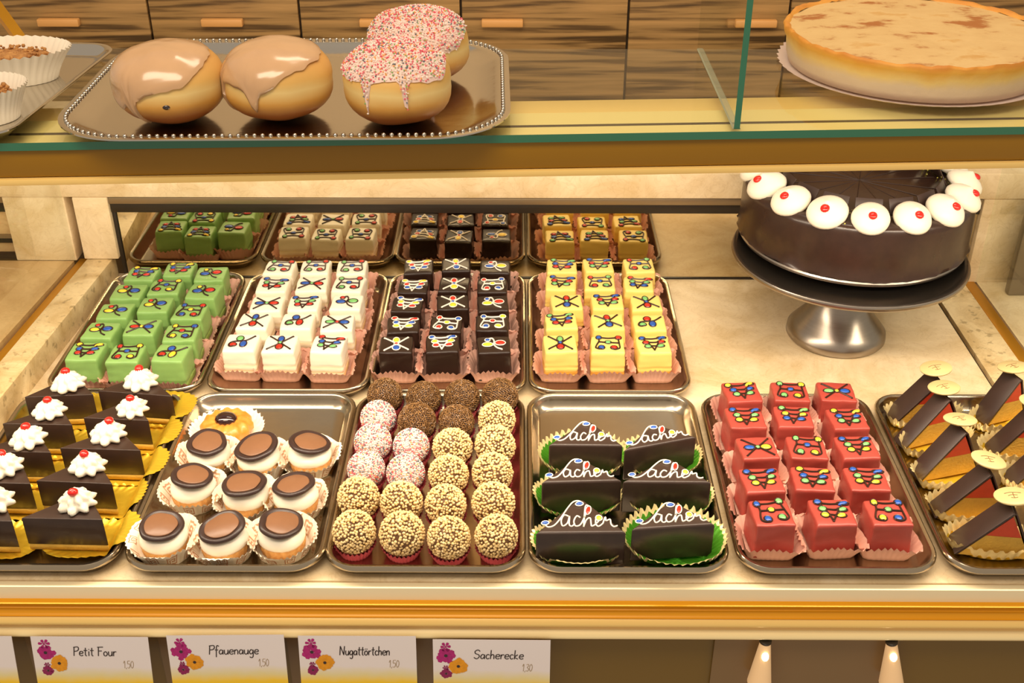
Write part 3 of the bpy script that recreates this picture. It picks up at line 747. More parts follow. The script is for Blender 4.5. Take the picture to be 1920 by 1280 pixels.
def bevel_prism(poly, z0, z1, name, mats, bev, seg=3):
    mb = MB(); mb.prism(poly, z0, z1); return mb.mesh(name, mats, bevel=bev, seg=seg, angle=60)
green_foil = foil_mesh('foil_doily', 0.045, 0.036, 0.017, 40, ['green_foil', 'gold_foil_pale'], 4, flat=.62)
wedge_letters = Vector
for i, (a, b, c, where) in enumerate(WEDGES):
    sx_ = Vector((.006 if 'left' in where else 0, .003 if 'front' in where else 0)); A, B, C = Vector(a) + sx_, Vector(b) + sx_ * .5, Vector(c) + sx_ * .5; cen = (A + B + C) / 3; zt = 0.043
    sq = [(p - cen) for p in (A, B, C)]
    cutC = [C + (A - C) * .07 - cen, C + (B - C) * .07 - cen]
    poly = [tuple(p) for p in (sq[0], sq[1], cutC[1], cutC[0])]
    o = link('chocolate_wedge', bevel_prism(poly, 0.0, zt, 'chocolate_wedge', 'chocolate_glaze', 0.0028), None, (cen.x, cen.y, 0.0055))
    tag(o, f'glossy chocolate wedge with white piped lettering, {where} on its tray', 'cake slice', 'lettered chocolate wedges')
    e = B - A; nrm = Vector((-e.y, e.x)).normalized(); hh = (C - A).dot(nrm); shear = (C - A).dot(e) / e.dot(e) - .47
    def W(u, v): p = A + e * (u + shear * v * .8) + nrm * (hh * (0.06 + v * .90)) - cen; return (p.x, p.y, zt + 0.0003)
    for st in LETTERS:
        mb = MB(); mb.tube(spl([W(u, v) for u, v in st], 4), 0.0008, 6); mb.obj('icing_lettering', 'icing_white', o)
    for cc, (u, v), (p, q), rr in (('blue', (.105, .22), (.0034, .0026), .3), ('blue', (.475, .80), (.0036, .0027), .3), ('red', (.575, .60), (.0024, .0062), -.2), ('yellow', (.695, .36), (.0029, .0038), 0)):
        dd = link('icing_drop', drop_me[cc], o, W(u, v), rr); dd.scale = (p / SC, q / SC, 1.1); dd['label'] = f'{cc} icing drop'
        mb = MB(); mb.tube([(p * 1.15 * math.cos(2 * PI * t / 12), q * 1.12 * math.sin(2 * PI * t / 12), 0.0003) for t in range(13)], 0.0006, 5)
        lr = mb.obj('icing_outline', 'icing_white', o); lr.location = W(u, v); lr.rotation_euler.z = rr
    fs = (1.10, 1.22, 1.3) if where == 'front right' else ((1.06, 1.10, 1.2) if where == 'back left' else (1, 1, 1))
    fl = (cen.x + (.004 if 'right' in where else -.002), cen.y + (.006 if 'back' in where else 0.002), 0.0026)
    f = link('foil_doily', fit(green_foil, fl, 4, fs), None, fl)
    tag(f, f'green foil doily with pleated pale rim under the {where} lettered wedge', 'doily', 'green foil doilies')

# ---------------------------------------------------------------- dark slices with cream rosettes on gold foil
mb = MB()
prof = [(0.0002, 0.0), (0.0105, 0.0), (0.0138, 0.002), (0.0142, 0.0045), (0.0122, 0.0072), (0.0100, 0.0085), (0.0102, 0.0100), (0.0082, 0.0128), (0.0052, 0.0148), (0.0035, 0.0165), (0.0012, 0.0190)]
mb.lathe(prof, 64, lambda a, k, r, z: (r * (1 + .19 * math.cos(8 * a + z * 260)), 0.0))
rosette_me = mb.mesh('cream_rosette', 'cream', angle=80)
mb = MB(); mb.ell((0, 0, 0), (.0044, .0040, .0036), 12, 8); cherry_me = mb.mesh('cherry', 'cherry')
mb = MB(); R_ = []
for k in range(13):
    t = max(.04, k / 12); ring = []
    for i in range(136):
        a = 2 * PI * i / 136; q = (abs(math.cos(a)) ** 3 + abs(math.sin(a)) ** 3) ** (-1 / 3)
        pl = math.cos(34 * a) * max(0, (t - .72) / .28)
        ring.append((.049 * q * t * (1 + .025 * pl) * math.cos(a), .0300 * q * t * (1 + .025 * pl) * math.sin(a), .0015 + .006 * max(0, t - .45) ** 1.5 + .0012 * pl + .0012 * (1 + N3(t * math.cos(a) * 2, t * math.sin(a) * 2, 7))))
    R_.append(ring)
mb.rings(R_, True, False); gold_foil = mb.mesh('foil_leaf', 'gold_foil', angle=80)
SL = [((-.500,.897),(-.417,.895),(-.447,.942),(-.449,.908),'first from the front, right column'), ((-.507,.958),(-.425,.953),(-.460,1.004),(-.458,.968),'second from the front, right column'),
      ((-.502,1.016),(-.412,1.012),(-.450,1.056),(-.454,1.027),'third from the front, right column'), ((-.495,1.074),(-.419,1.069),(-.450,1.113),(-.442,1.078),'fourth from the front, right column'),
      ((-.496,1.130),(-.405,1.119),(-.450,1.168),(-.448,1.134),'backmost, right column'),
      ((-.592,.894),(-.507,.892),(-.536,.938),(-.533,.907),'first from the front, left column'), ((-.595,.955),(-.511,.953),(-.540,1.000),(-.545,.966),'second from the front, left column'),
      ((-.593,1.010),(-.509,1.008),(-.537,1.046),(-.539,1.017),'third from the front, left column'), ((-.583,1.062),(-.503,1.060),(-.530,1.100),(-.535,1.071),'fourth from the front, left column'),
      ((-.578,1.116),(-.499,1.122),(-.535,1.165),(-.532,1.128),'backmost, left column')]
for i, (a, b, c, ro, where) in enumerate(SL):
    A, B, C = Vector(a), Vector(b), Vector(c); cen = (A + B + C) / 3
    C = C + (C - cen) * -.04
    poly = [tuple(p - cen) for p in (A, B, C)]
    o = empty('chocolate_cake_slice', f'chocolate slice with cream rosette and cherry, {where}', 'cake slice', (cen.x, cen.y, 0.0062), 'rosette-topped chocolate slices')
    link('sponge_base', bevel_prism([(x * 1.0, y * 1.0) for x, y in poly], 0.0, 0.0075, 'sponge_base', 'custard_sponge', 0.0008, 1), o)
    link('chocolate_layer', bevel_prism(poly, 0.0076, 0.0415, 'chocolate_layer', 'chocolate_dark', 0.0007, 2), o)
    r_ = link('cream_rosette', rosette_me, o, (ro[0] - cen.x, ro[1] - cen.y + 0.010, 0.0413), rg.uniform(0, 6))
    s = rg.uniform(1.15, 1.3); r_.scale = (s, s, s * .95)
    r_.rotation_euler = (rg.uniform(-.08, .08), rg.uniform(-.08, .08), rg.uniform(0, 6))
    ch = link('cherry', cherry_me, r_, (rg.uniform(-.002, .002), rg.uniform(-.003, .001), 0.0175)); ch.rotation_euler = (0, 0, rg.uniform(0, 3))
    fl = (cen.x + (.014 if i < 5 else 0.004), cen.y + .004, 0.0014)
    f = link('foil_leaf', fit(gold_foil, fl, 1, rz=rg.uniform(-.08, .08)), None, fl)
    tag(f, f'gold foil leaf under the rosette-topped slice, {where}', 'foil leaf', 'gold foil leaves under chocolate slices')

# ---------------------------------------------------------------- nougat tartlets
GREEK = ['................', '................', '#########.......', '#.......#.......', '#.#####.#.......', '#.#...#.#.......', '#.#.###.#.......', '#.#.....#.......', '#.#######.......', '................']
greek_cup = cup_mesh('paper_case', 0.0268, 0.0368, 0.019, 38, ['paper_white', 'paper_brown_print'], 0.0, 0.0007, 0.0010, n=160, bitmap=GREEK, rows=10, wav=0.0045)
mb = MB(); mb.lathe([(.0188, 0), (.0214, .002), (.0228, .010), (.0224, .013), (.018, .013)], 80, lambda a, k, r, z: (r * (1 + .022 * math.cos(20 * a)), 0)); shell_me = mb.mesh('pastry_shell', 'biscuit', angle=70)
mb = MB(); mb.lathe([(.0005, .012), (.0222, .0125), (.0236, .016), (.0228, .021), (.0195, .0255), (.012, .0280), (.0005, .029)], 40, lambda a, k, r, z: (r * (1 + .02 * math.cos(3 * a + z * 200)), 0)); crm_me = mb.mesh('cream_filling', 'cream', angle=80)
def disc_meshes(seed):
    wob = lambda a, amp: 1 + amp * N3(math.cos(a), math.sin(a), seed, 1.3)
    mb = MB(); mb.lathe([(.0003, 0), (.0210, 0), (.0230, .0014), (.0232, .0034), (.0216, .0052), (.0190, .0054), (.0168, .0036), (.0003, .0034)], 48, lambda a, k, r, z: (r * wob(a, .10 if k < 5 else .16), 0))
    d1 = mb.mesh('chocolate_disc', 'chocolate_ring', angle=80)
    mb = MB(); mb.lathe([(.0003, 0), (.0172, 0), (.0174, .0006), (.0165, .0012), (.0003, .0013)], 40, lambda a, k, r, z: (r * wob(a, .14), 0))
    return d1, mb.mesh('nougat_inlay', 'chocolate_milk', angle=80)
DISC = [disc_meshes(i * 2.7) for i in range(4)]
TART = [((-.361,.903), 'front row left'), ((-.299,.901), 'front row centre'), ((-.241,.907), 'front row right'), ((-.351,.985), 'middle row left'), ((-.291,.972), 'middle row centre'), ((-.238,.971), 'middle row right'), ((-.348,1.046), 'back row left'), ((-.291,1.039), 'back row centre'), ((-.234,1.046), 'back row right')]
for i, ((x, y), where) in enumerate(TART):
    o = empty('nougat_tartlet', f'cream tartlet capped by a dark-rimmed milk chocolate disc, {where}', 'tartlet', (x, y - .002, 0.0034), 'nougat tartlets', rz=i * 1.1); o.scale = (1.04, 1.04, 1.0)
    link('pastry_shell', shell_me, o); link('cream_filling', crm_me, o)
    d1, d2 = DISC[i % 4]
    tilt = Matrix.Rotation(-i * 1.1, 3, 'Z') @ Vector((math.radians(rg.uniform(3, 12)), math.radians(rg.uniform(-9, 6)), 0))
    k = link('chocolate_disc', d1, o, (0, 0, .0292)); k.rotation_euler = (tilt.x, tilt.y, rg.uniform(0, 6))
    s = rg.uniform(.97, 1.07); k.scale = (s, s * rg.uniform(.9, 1), 1)
    link('nougat_inlay', d2, k, (rg.uniform(-.001, .001), .001, .0037))
    cu = link('paper_case', fit(greek_cup, (x, y - .002), 2, (1, 1, rg.uniform(.92, 1.08)), i * .9), None, (x, y - .002, 0.0024))
    tag(cu, f'white paper case with brown key pattern around the tartlet, {where}', 'paper case', 'patterned paper cases')
# jam biscuit
o = empty('jam_biscuit', 'orange piped biscuit with glossy dark jam centre behind the tartlets', 'biscuit', (-.343, 1.108, .005))
mb = MB(); mb.lathe([(.0003, 0), (.026, 0), (.0300, .004), (.0300, .010), (.0250, .0165), (.0170, .0185), (.0100, .0165), (.0060, .0125), (.0003, .012)], 96, lambda a, k, r, z: (r * (1 + (.045 * math.cos(12 * a + r * 170) if k > 1 else 0)), .0008 * math.cos(12 * a + r * 170) if 3 < k < 7 else 0))
mb.obj('piped_ring', 'biscuit_orange', o, angle=80)
mb = MB(); mb.ell((0.0, .001, .0165), (.0135, .0118, .0085), 20, 8, lo=-.1); mb.obj('jam_centre', 'jam', o)
dl = foil_mesh('paper_doily', .041, .039, .009, 36, ['paper_white', 'paper_white'], 9, flat=.80, wob=.003); f = link('paper_doily', dl, None, (-.343, 1.108, .0026))
tag(f, 'white pleated paper doily under the orange jam biscuit', 'doily')

# ---------------------------------------------------------------- striped triangle slices with white discs
MZ = [((.4452,1.1527),(.4499,1.1243),.4946, 'backmost, near column'), ((.4385,1.0950),(.4500,1.0760),.4949, 'second from the back, near column'), ((.4401,1.0371),(.4485,1.0150),.4909, 'third from the back, near column'),
      ((.4457,.9769),(.4460,.9525),.4930, 'second from the front, near column'), ((.4520,.9250),(.4478,.8960),.4964, 'frontmost of the near column'),
      ((.5480,1.1470),(.5620,1.1250),.5900, 'backmost, far column'), ((.5440,1.0854),(.5455,1.0600),.5850, 'second from the back, far column'), ((.5450,1.0300),(.5480,1.0050),.5900, 'third from the back, far column'), ((.5500,.9600),(.5500,.9350),.5950, 'frontmost of the far column')]
mz_foil = foil_mesh('foil_case', .046, .023, .016, 30, ['gold_foil', 'gold_foil_pale'], 3, flat=.82, wob=.002)
for i, (lb, lf, px, where) in enumerate(MZ):
    Lb, Lf = Vector(lb), Vector(lf); mid = (Lb + Lf) / 2; dep = (Lb - Lf).length
    ang = math.atan2(Lf.x - Lb.x, -(Lf.y - Lb.y))
    ang = max(-.25, min(.45, ang)) * .8
    hgt = .056; wl = (px - mid.x); wr = wl * .62
    o = empty('striped_cake_slice', f'triangular striped cake slice with chocolate sides and white disc, {where}', 'cake slice', (mid.x, mid.y, .0058), 'striped triangle slices', rz=ang)
    t = .0020; D = max(dep, .022)
    def tri(z0, z1, ins):
        xl = lambda z: ins + wl * z / hgt; xr = lambda z: wl + wr * (hgt - z) / hgt - ins
        return [(xl(z0), z0), (xr(z0), z0), (max(xr(z1), xl(z1) + .0003), z1), (xl(z1), z1)]
    def slab(name, mt, P, y0, y1, bev=0):
        mb = MB(); mb.add([(x, y0, z) for x, z in P] + [(x, y1, z) for x, z in P], [(0, 1, 2, 3), (7, 6, 5, 4), (0, 4, 5, 1), (1, 5, 6, 2), (2, 6, 7, 3), (3, 7, 4, 0)])
        return mb.obj(name, mt, o, bevel=bev)
    h1 = .027
    slab('sponge_layer', 'custard_sponge', tri(.0003, h1, .0022), -D / 2, D / 2)
    slab('punch_layer', 'punch_red', tri(h1 + .0003, hgt - .0035, .0022), -D / 2, D / 2)
    slab('chocolate_side', 'chocolate_matte', [(-.0014, 0), (.0020, 0), (wl + .0012, hgt), (wl - .0012, hgt + .0012)], -D / 2 - .0004, D / 2, .0005)
    slab('chocolate_side', 'chocolate_matte', [(wl + wr - .0020, 0), (wl + wr + .0014, 0), (wl + .0028, hgt + .0004), (wl + .0013, hgt)], -D / 2 - .0004, D / 2, .0005)
    mb = MB(); mb.lathe([(.0003, -.0016), (.0166, -.0016), (.0183, -.0006), (.0185, .0006), (.0172, .0016), (.0003, .0017)], 36, sy=.92)
    ds = mb.obj('white_chocolate_disc', 'white_chocolate', o, angle=60); ds.location = (wl + .001, .004, hgt + .0085); ds.rotation_euler = (math.radians(-2 - 4 * (i % 3)), math.radians(-8 + 6 * (i % 4)), 0)
    mb = MB()
    for st in ([(-.008, .003), (-.003, .0048), (.003, .0045), (.008, .0035)], [(.0005, .004), (0, 0), (.0003, -.005)], [(-.005, -.001), (-.001, .0005), (.004, -.0005)], [(-.003, -.0045), (.0, -.0055), (.0035, -.0045)]):
        mb.tube([(x, y, .0018) for x, y, _ in [tuple(p) for p in spl(st, 4)]] if len(st) > 2 else [(x, y, .0018) for x, y in st], .0004, 4)
    mb.obj('printed_mark', 'print_brown', ds)
    fl = (mid.x + wl * .82, mid.y, .0026)
    f = link('foil_case', fit(mz_foil, fl, 6, rz=ang), None, fl)
    tag(f, f'gold foil case with pleated rim under the striped slice, {where}', 'foil case', 'gold foil cases under striped slices')

# ---------------------------------------------------------------- chocolate cake on its stand
st = empty('cake_stand', 'round brushed steel cake stand carrying the chocolate gateau', 'cake stand', (.432, 1.346, .0))
mb = MB(); mb.lathe([(.0003, .001), (.0640, .001), (.0660, .004), (.0650, .012), (.057, .022), (.044, .037), (.033, .056), (.028, .078), (.030, .098), (.034, .108), (.0003, .109)], 64); mb.obj('pedestal', 'steel_brushed', st, angle=70)
mb = MB(); mb.lathe([(.0003, .1092), (.06, .1095), (.118, .1115), (.142, .1165), (.1480, .1180), (.1505, .1205), (.1512, .1235), (.1498, .1260), (.1465, .1262), (.1435, .1236), (.135, .1195), (.11, .1165), (.0003, .116)], 96); mb.obj('plate', 'steel_brushed', st, angle=50)
ck = empty('chocolate_gateau', 'whole dark chocolate gateau ringed with white cream kisses on a steel stand', 'cake', (.445, 1.392, .1255))
mb = MB(); mb.lathe([(.0003, 0), (.138, 0), (.1462, .0015), (.1482, .0055), (.1470, .0075), (.0003, .0075)], 96); mb.obj('cake_board', 'steel_brushed', ck, angle=50)
mb = MB(); mb.lathe([(.0003, .0077), (.1470, .0077), (.1500, .0098), (.1485, .0140), (.1480, .032), (.1475, .068), (.1460, .0765), (.141, .0805), (.0003, .0812)], 128, lambda a, k, r, z: (r * (1 + .006 * N3(math.cos(a) * 3, math.sin(a) * 3, z * 40) + (.022 * N3(math.cos(a) * 16, math.sin(a) * 16, 2) if k in (1, 2) else 0)), .0006 * N3(math.cos(a) * 5 * r * 8, math.sin(a) * 5 * r * 8, 3) if k > 5 else 0)); mb.obj('chocolate_icing', 'gateau_icing', ck, angle=60)
mb = MB()
for i in range(8): a = PI * i / 8 + .1; mb.tube([(-.1 * math.cos(a), -.1 * math.sin(a), .0812), (.1 * math.cos(a), .1 * math.sin(a), .0812)], .0006, 4)
mb.obj('portion_marks', 'chocolate_dark', ck)
mb = MB(); mb.lathe([(.0003, 0), (.019, 0), (.0232, .003), (.0238, .007), (.0215, .012), (.016, .0165), (.009, .0200), (.004, .0225), (.0003, .0245)], 32, lambda a, k, r, z: (r * (1 + .03 * math.cos(2 * a + z * 90)), 0)); kiss_me = mb.mesh('cream_kiss', 'cream', angle=80)
mb = MB(); mb.box(-.0165, .0165, -.010, .010, -.0009, .0009); leaf_me = mb.mesh('chocolate_leaf', 'chocolate_matte', bevel=.0008)
for i in range(16):
    a = -PI / 2 - .155 + 2 * PI * i / 16
    k = link('cream_kiss', kiss_me, ck, (.1280 * math.cos(a), .1280 * math.sin(a), .0800), a)
    k.rotation_euler = (0, .42, a); s = rg.uniform(.99, 1.07); k.scale = (s, s, s)
    c_ = link('cherry', cherry_me, k, (.0075, 0, .0205)); c_.scale = (1.35, 1.35, 1)
    l = link('chocolate_leaf', leaf_me, ck, (.1035 * math.cos(a), .1035 * math.sin(a), .0900)); l.rotation_euler = (math.radians(62), 0, a + PI / 2)
mb = MB()
for i in range(520):
    a = rg.uniform(0, 2 * PI); r = rg.gauss(.119, .009); blob(mb, Vector((r * math.cos(a), r * math.sin(a), .0820)), rg.uniform(.0006, .0014))
p_ = mb.obj('pistachio_crumbs', 'pistachio', ck); p_['kind'] = 'stuff'

# ---------------------------------------------------------------- things on the glass shelf
def silver_tray(name, w, d, r, loc, label, beads, rz=0.0, q=1.0):
    o = empty(name, label, 'tray', loc, rz=rz)
    mb = MB(); mb.rings([rrect(w, d, r, i * q, z, 12) for i, z in [(.030, 0), (.026, .0005), (.004, .0085), (.0, .0100), (.0, .0112), (.003, .0118), (.011, .0100), (.014, .0085), (.026, .0030), (.032, .0022)]], True, True)
    mb.obj('tray_dish', 'silver', o, angle=50)
    if beads:
        P = [Vector(p) for p in rrect(w, d, r, .0065, .0118, 24)]; P.append(P[0])
        mb = MB(); acc = 0.0; last = None
        for a, b in zip(P[:-1], P[1:]):
            L = (b - a).length; k = acc
            while k < L:
                c = a + (b - a) * (k / L); blob(mb, c, .0021); k += .0066
            acc = k - L
        mb.obj('beaded_rim', 'silver', o, angle=180)
    return o
SZ = .4449
silver_tray('beaded_tray', .388, .284, .070, (-.202, 1.026, SZ), 'silver tray with beaded rim carrying the four doughnuts', True, math.radians(1.2))
silver_tray('pastry_tray', .330, .262, .030, (-.576, 1.030, SZ), 'plain silver tray under the crumble cakes at upper left', False, math.radians(-4), .5)

def donut_r(d):
    c = math.sqrt(d.x ** 2 + d.y ** 2)
    return 1.0 / ((c / .0475) ** 2.4 + (abs(d.z) / .0320) ** 2.4) ** (1 / 2.4)
def donut_body(seed):
    mb = MB(); R = []; nu, nv = 48, 28
    for k in range(nv + 1):
        t = -PI / 2 + PI * k / nv; ring = []
        for i in range(nu):
            a = 2 * PI * i / nu; d = Vector((max(math.cos(t), .01) * math.cos(a), max(math.cos(t), .01) * math.sin(a), math.sin(t)))
            q = donut_r(d) * (1 + .035 * N3(d.x + seed, d.y, d.z, 1.6) - .02 * math.exp(-(d.z / .12) ** 2))
            ring.append(d * q)
        R.append(ring)
    mb.rings(R, True, True); return mb
def donut_surf(d, seed): return d * donut_r(d) * (1 + .035 * N3(d.x + seed, d.y, d.z, 1.6) - .02 * math.exp(-(d.z / .12) ** 2))
def cap_edge(a, seed, base, drips):
    e = base + .10 * N3(math.cos(a) * 1.5, math.sin(a) * 1.5, seed) + .05 * N3(math.cos(a) * 5, math.sin(a) * 5, seed)
    for da, w_, l in drips:
        q = (a - da + PI) % (2 * PI) - PI
        e += l * math.exp(-(q / w_) ** 2)
    return e
def tiltm(ax, ay): return Matrix.Rotation(ax, 3, 'X') @ Matrix.Rotation(ay, 3, 'Y')
def glaze(seed, base, drips, T, mt, name, parent, th=.0016):
    mb = MB(); nu, nv = 120, 22; R = []
    for k in range(nv + 2):
        ring = []
        for i in range(nu):
            a = 2 * PI * i / nu; em = cap_edge(a, seed, base, drips)
            t = max(.004, em * min(k, nv) / nv)
            d = T @ Vector((math.sin(t) * math.cos(a), math.sin(t) * math.sin(a), math.cos(t)))
            edge = min(k, nv) / nv
            off = th * (1 + .4 * N3(d.x * 3, d.y * 3, seed)) * (1.25 if edge > .9 else 1)
            if k == nv: off *= .8
            if k == nv + 1: off = -.0004
            ring.append(donut_surf(d.normalized(), seed) + d.normalized() * off)
        R.append(ring)
    mb.rings(R, True, False); return mb.obj(name, mt, parent, angle=80)
DN = [((-.2988, .945, .031), 'glazed doughnut with a drip of icing, leftmost on the beaded tray', 1.0, 1.30, [(4.25, .07, .62), (3.9, .25, .25)], (.20, -.25)),
      ((-.2070, .953, .031), 'glazed doughnut between the other glazed one and the sprinkled pair', 1.0, 1.22, [(4.45, .09, .35), (3.55, .06, .7), (4.6, .3, .12)], (.15, -.18))]
for i, (p, lab, s, base, dr, tl) in enumerate(DN):
    o = empty('glazed_doughnut', lab, 'doughnut', (p[0], p[1] + .012, SZ + .0024 + .0330), 'glazed doughnuts')
    donut_body(i * 5.3).obj('dough', 'doughnut_crust', o, angle=90)
    glaze(i * 5.3, base, dr, tiltm(*tl), 'sugar_glaze', 'sugar_glaze', o)
    if i == 0:
        hd = Vector((.16, -.98, -.16)).normalized(); mb = MB(); mb.ell(tuple(donut_surf(hd, 0.0) * .985), (.0034, .0016, .0022), 10, 6); mb.obj('filling_hole', 'jam', o)
for i, (p, lab, tl) in enumerate([((-.1035, .9395, .031), 'doughnut covered in pink and white sprinkles at the front of the beaded tray', (.05, -.05)), ((-.0930, 1.047, .031), 'doughnut covered in pink and white sprinkles behind the other sprinkled one', (.25, -.05))]):
    o = empty('sprinkled_doughnut', lab, 'doughnut', (p[0], p[1] + .016, SZ + .0024 + .0330), 'sprinkled doughnuts')
    sd = 20 + i * 4.1; donut_body(sd).obj('dough', 'doughnut_crust', o, angle=90)
    T = tiltm(*tl); dr = [(4.25, .05, .55), (4.95, .05, .60), (5.6, .3, .1)]
    glaze(sd, 1.25, dr, T, 'pink_core', 'sugar_glaze', o, .0010)
    mb = MB()
    for d0 in fib(6200):
        if d0.z < -.55: continue
        a = math.atan2(d0.y, d0.x) % (2 * PI); t = math.acos(max(-1, min(1, d0.z)))
        em = cap_edge(a, sd, 1.25, dr)
        if t > em - .02 + rg.uniform(-.05, .03): continue
        if t > 1.45 and rg.random() < .45: continue
        d = (T @ d0).normalized()
        d = (d + Vector((rg.uniform(-.02, .02), rg.uniform(-.02, .02), rg.uniform(-.02, .02)))).normalized()
        rod(mb, donut_surf(d, sd) + d * rg.uniform(.0014, .0026), rg.uniform(.0008, .0011), rg.uniform(.0008, .0011), rndq(rg), rg.choices([0, 1, 2, 3, 4], [56, 26, 6, 9, 4])[0])
    k = mb.obj('sprinkles', ['pearl_white', 'pearl_pink', 'pearl_blue', 'pearl_orange', 'pearl_green'], o, smooth=False); k['kind'] = 'stuff'

# crumble cakes in paper boats
for i, (x, y, z, sx, sy, rz, lab) in enumerate([(-.486, 1.063, 0, .064, .040, .10, 'crumble-topped cake in a white fluted paper boat, further back on the plain tray'), (-.466, .955, 0, .042, .036, .25, 'crumble-topped cake in a white fluted paper boat, nearer the front of the plain tray')]):
    cm = cup_mesh('paper_boat', .80, 1.10, .030, 44, 'paper_white', 0, .018, .0008, wav=0.0)
    c_ = link('paper_boat', cm, None, (x, y, SZ + .0026), rz); c_.scale = (sx * .9, sy * .9, 1); tag(c_, lab.replace('crumble-topped cake in a white', 'white').replace('boat,', 'boat holding a crumble cake,'), 'paper case', 'white paper boats')
    mb = MB(); R = []
    for k, (r, zz) in enumerate([(.70, .001), (.78, .008), (.82, .015), (.76, .020), (.6, .022), (.4, .0235), (.2, .024), (.01, .024)]):
        R.append([(sx * .9 * r * math.cos(2 * PI * j / 40), sy * .9 * r * math.sin(2 * PI * j / 40), zz + (.0022 * N3(r * 9 * math.cos(2 * PI * j / 40), r * 9 * math.sin(2 * PI * j / 40), i + 3) if k > 2 else 0)) for j in range(40)])
    mb.rings(R, True, True)
    o = mb.obj('crumble_cake', 'crumble', angle=80); o.location = (x, y, SZ + .0034); o.rotation_euler.z = rz; tag(o, lab, 'cake', 'crumble cakes')
    mb = MB()
    for _ in range(120):
        a = rg.uniform(0, 6.3); r = math.sqrt(rg.random()) * .72; blob(mb, Vector((sx * .9 * r * math.cos(a), sy * .9 * r * math.sin(a), .0235)), rg.uniform(.001, .0026), 0, .7, rndq(rg))
    k = mb.obj('crumble_topping', 'crumble', o, angle=180); k['kind'] = 'stuff'

# cheese tart
pc = (.389, 1.117)
o = empty('cheese_tart', 'large round golden baked cheese tart with browned spots on the glass shelf', 'tart', (*pc, SZ + .0022))
crn = lambda a, f, q: N3(math.cos(a) * f, math.sin(a) * f, q)
mb = MB(); mb.lathe([(.0003, .0006), (.1200, .0006), (.1225, .008), (.1240, .022), (.1265, .029), (.1275, .0335), (.1255, .0360), (.1225, .0345), (.1205, .0325)], 160, lambda a, k, r, z: (r * (1 + (.012 * crn(a, 7, k * .3) + .006 * crn(a, 19, k * .5) if k > 3 else 0)), (.0022 * crn(a, 6, 5) + .0012 * crn(a, 17, 8)) if k > 4 else 0), cap1=False)
height_mat('tart_side', [(0.0, (210, 188, 164)), (.014, (224, 202, 172)), (.021, (236, 204, 130)), (.029, (232, 176, 74)), (.034, (222, 150, 56)), (.040, (190, 110, 36))], .6, nz=.012, nscale=34, bump=.35, bscale=80)
mb.obj('pastry_shell', 'tart_side', o, angle=80)
mb = MB(); mb.lathe([(.1225, .0326), (.115, .0330), (.10, .0338), (.06, .0342), (.0003, .0342)], 96, lambda a, k, r, z: (r, .0007 * N3(math.cos(a) * r * 60, math.sin(a) * r * 60, 5) if k else 0), cap0=False); mb.obj('custard_top', 'pie_custard', o, angle=80)
mb = MB(); mb.lathe([(.0003, 0), (.119, 0), (.124, .0004), (.1285, .0022), (.1300, .0030)], 240, lambda a, k, r, z: (r + (.0012 * math.cos(60 * a) if k > 2 else 0), .0006 * math.cos(60 * a) if k > 2 else 0), cap1=False)
d_ = mb.obj('paper_doily', 'doily_paper', angle=80); d_.location = (*pc, SZ + .0003); tag(d_, 'large scalloped paper doily under the round cheese tart', 'doily')

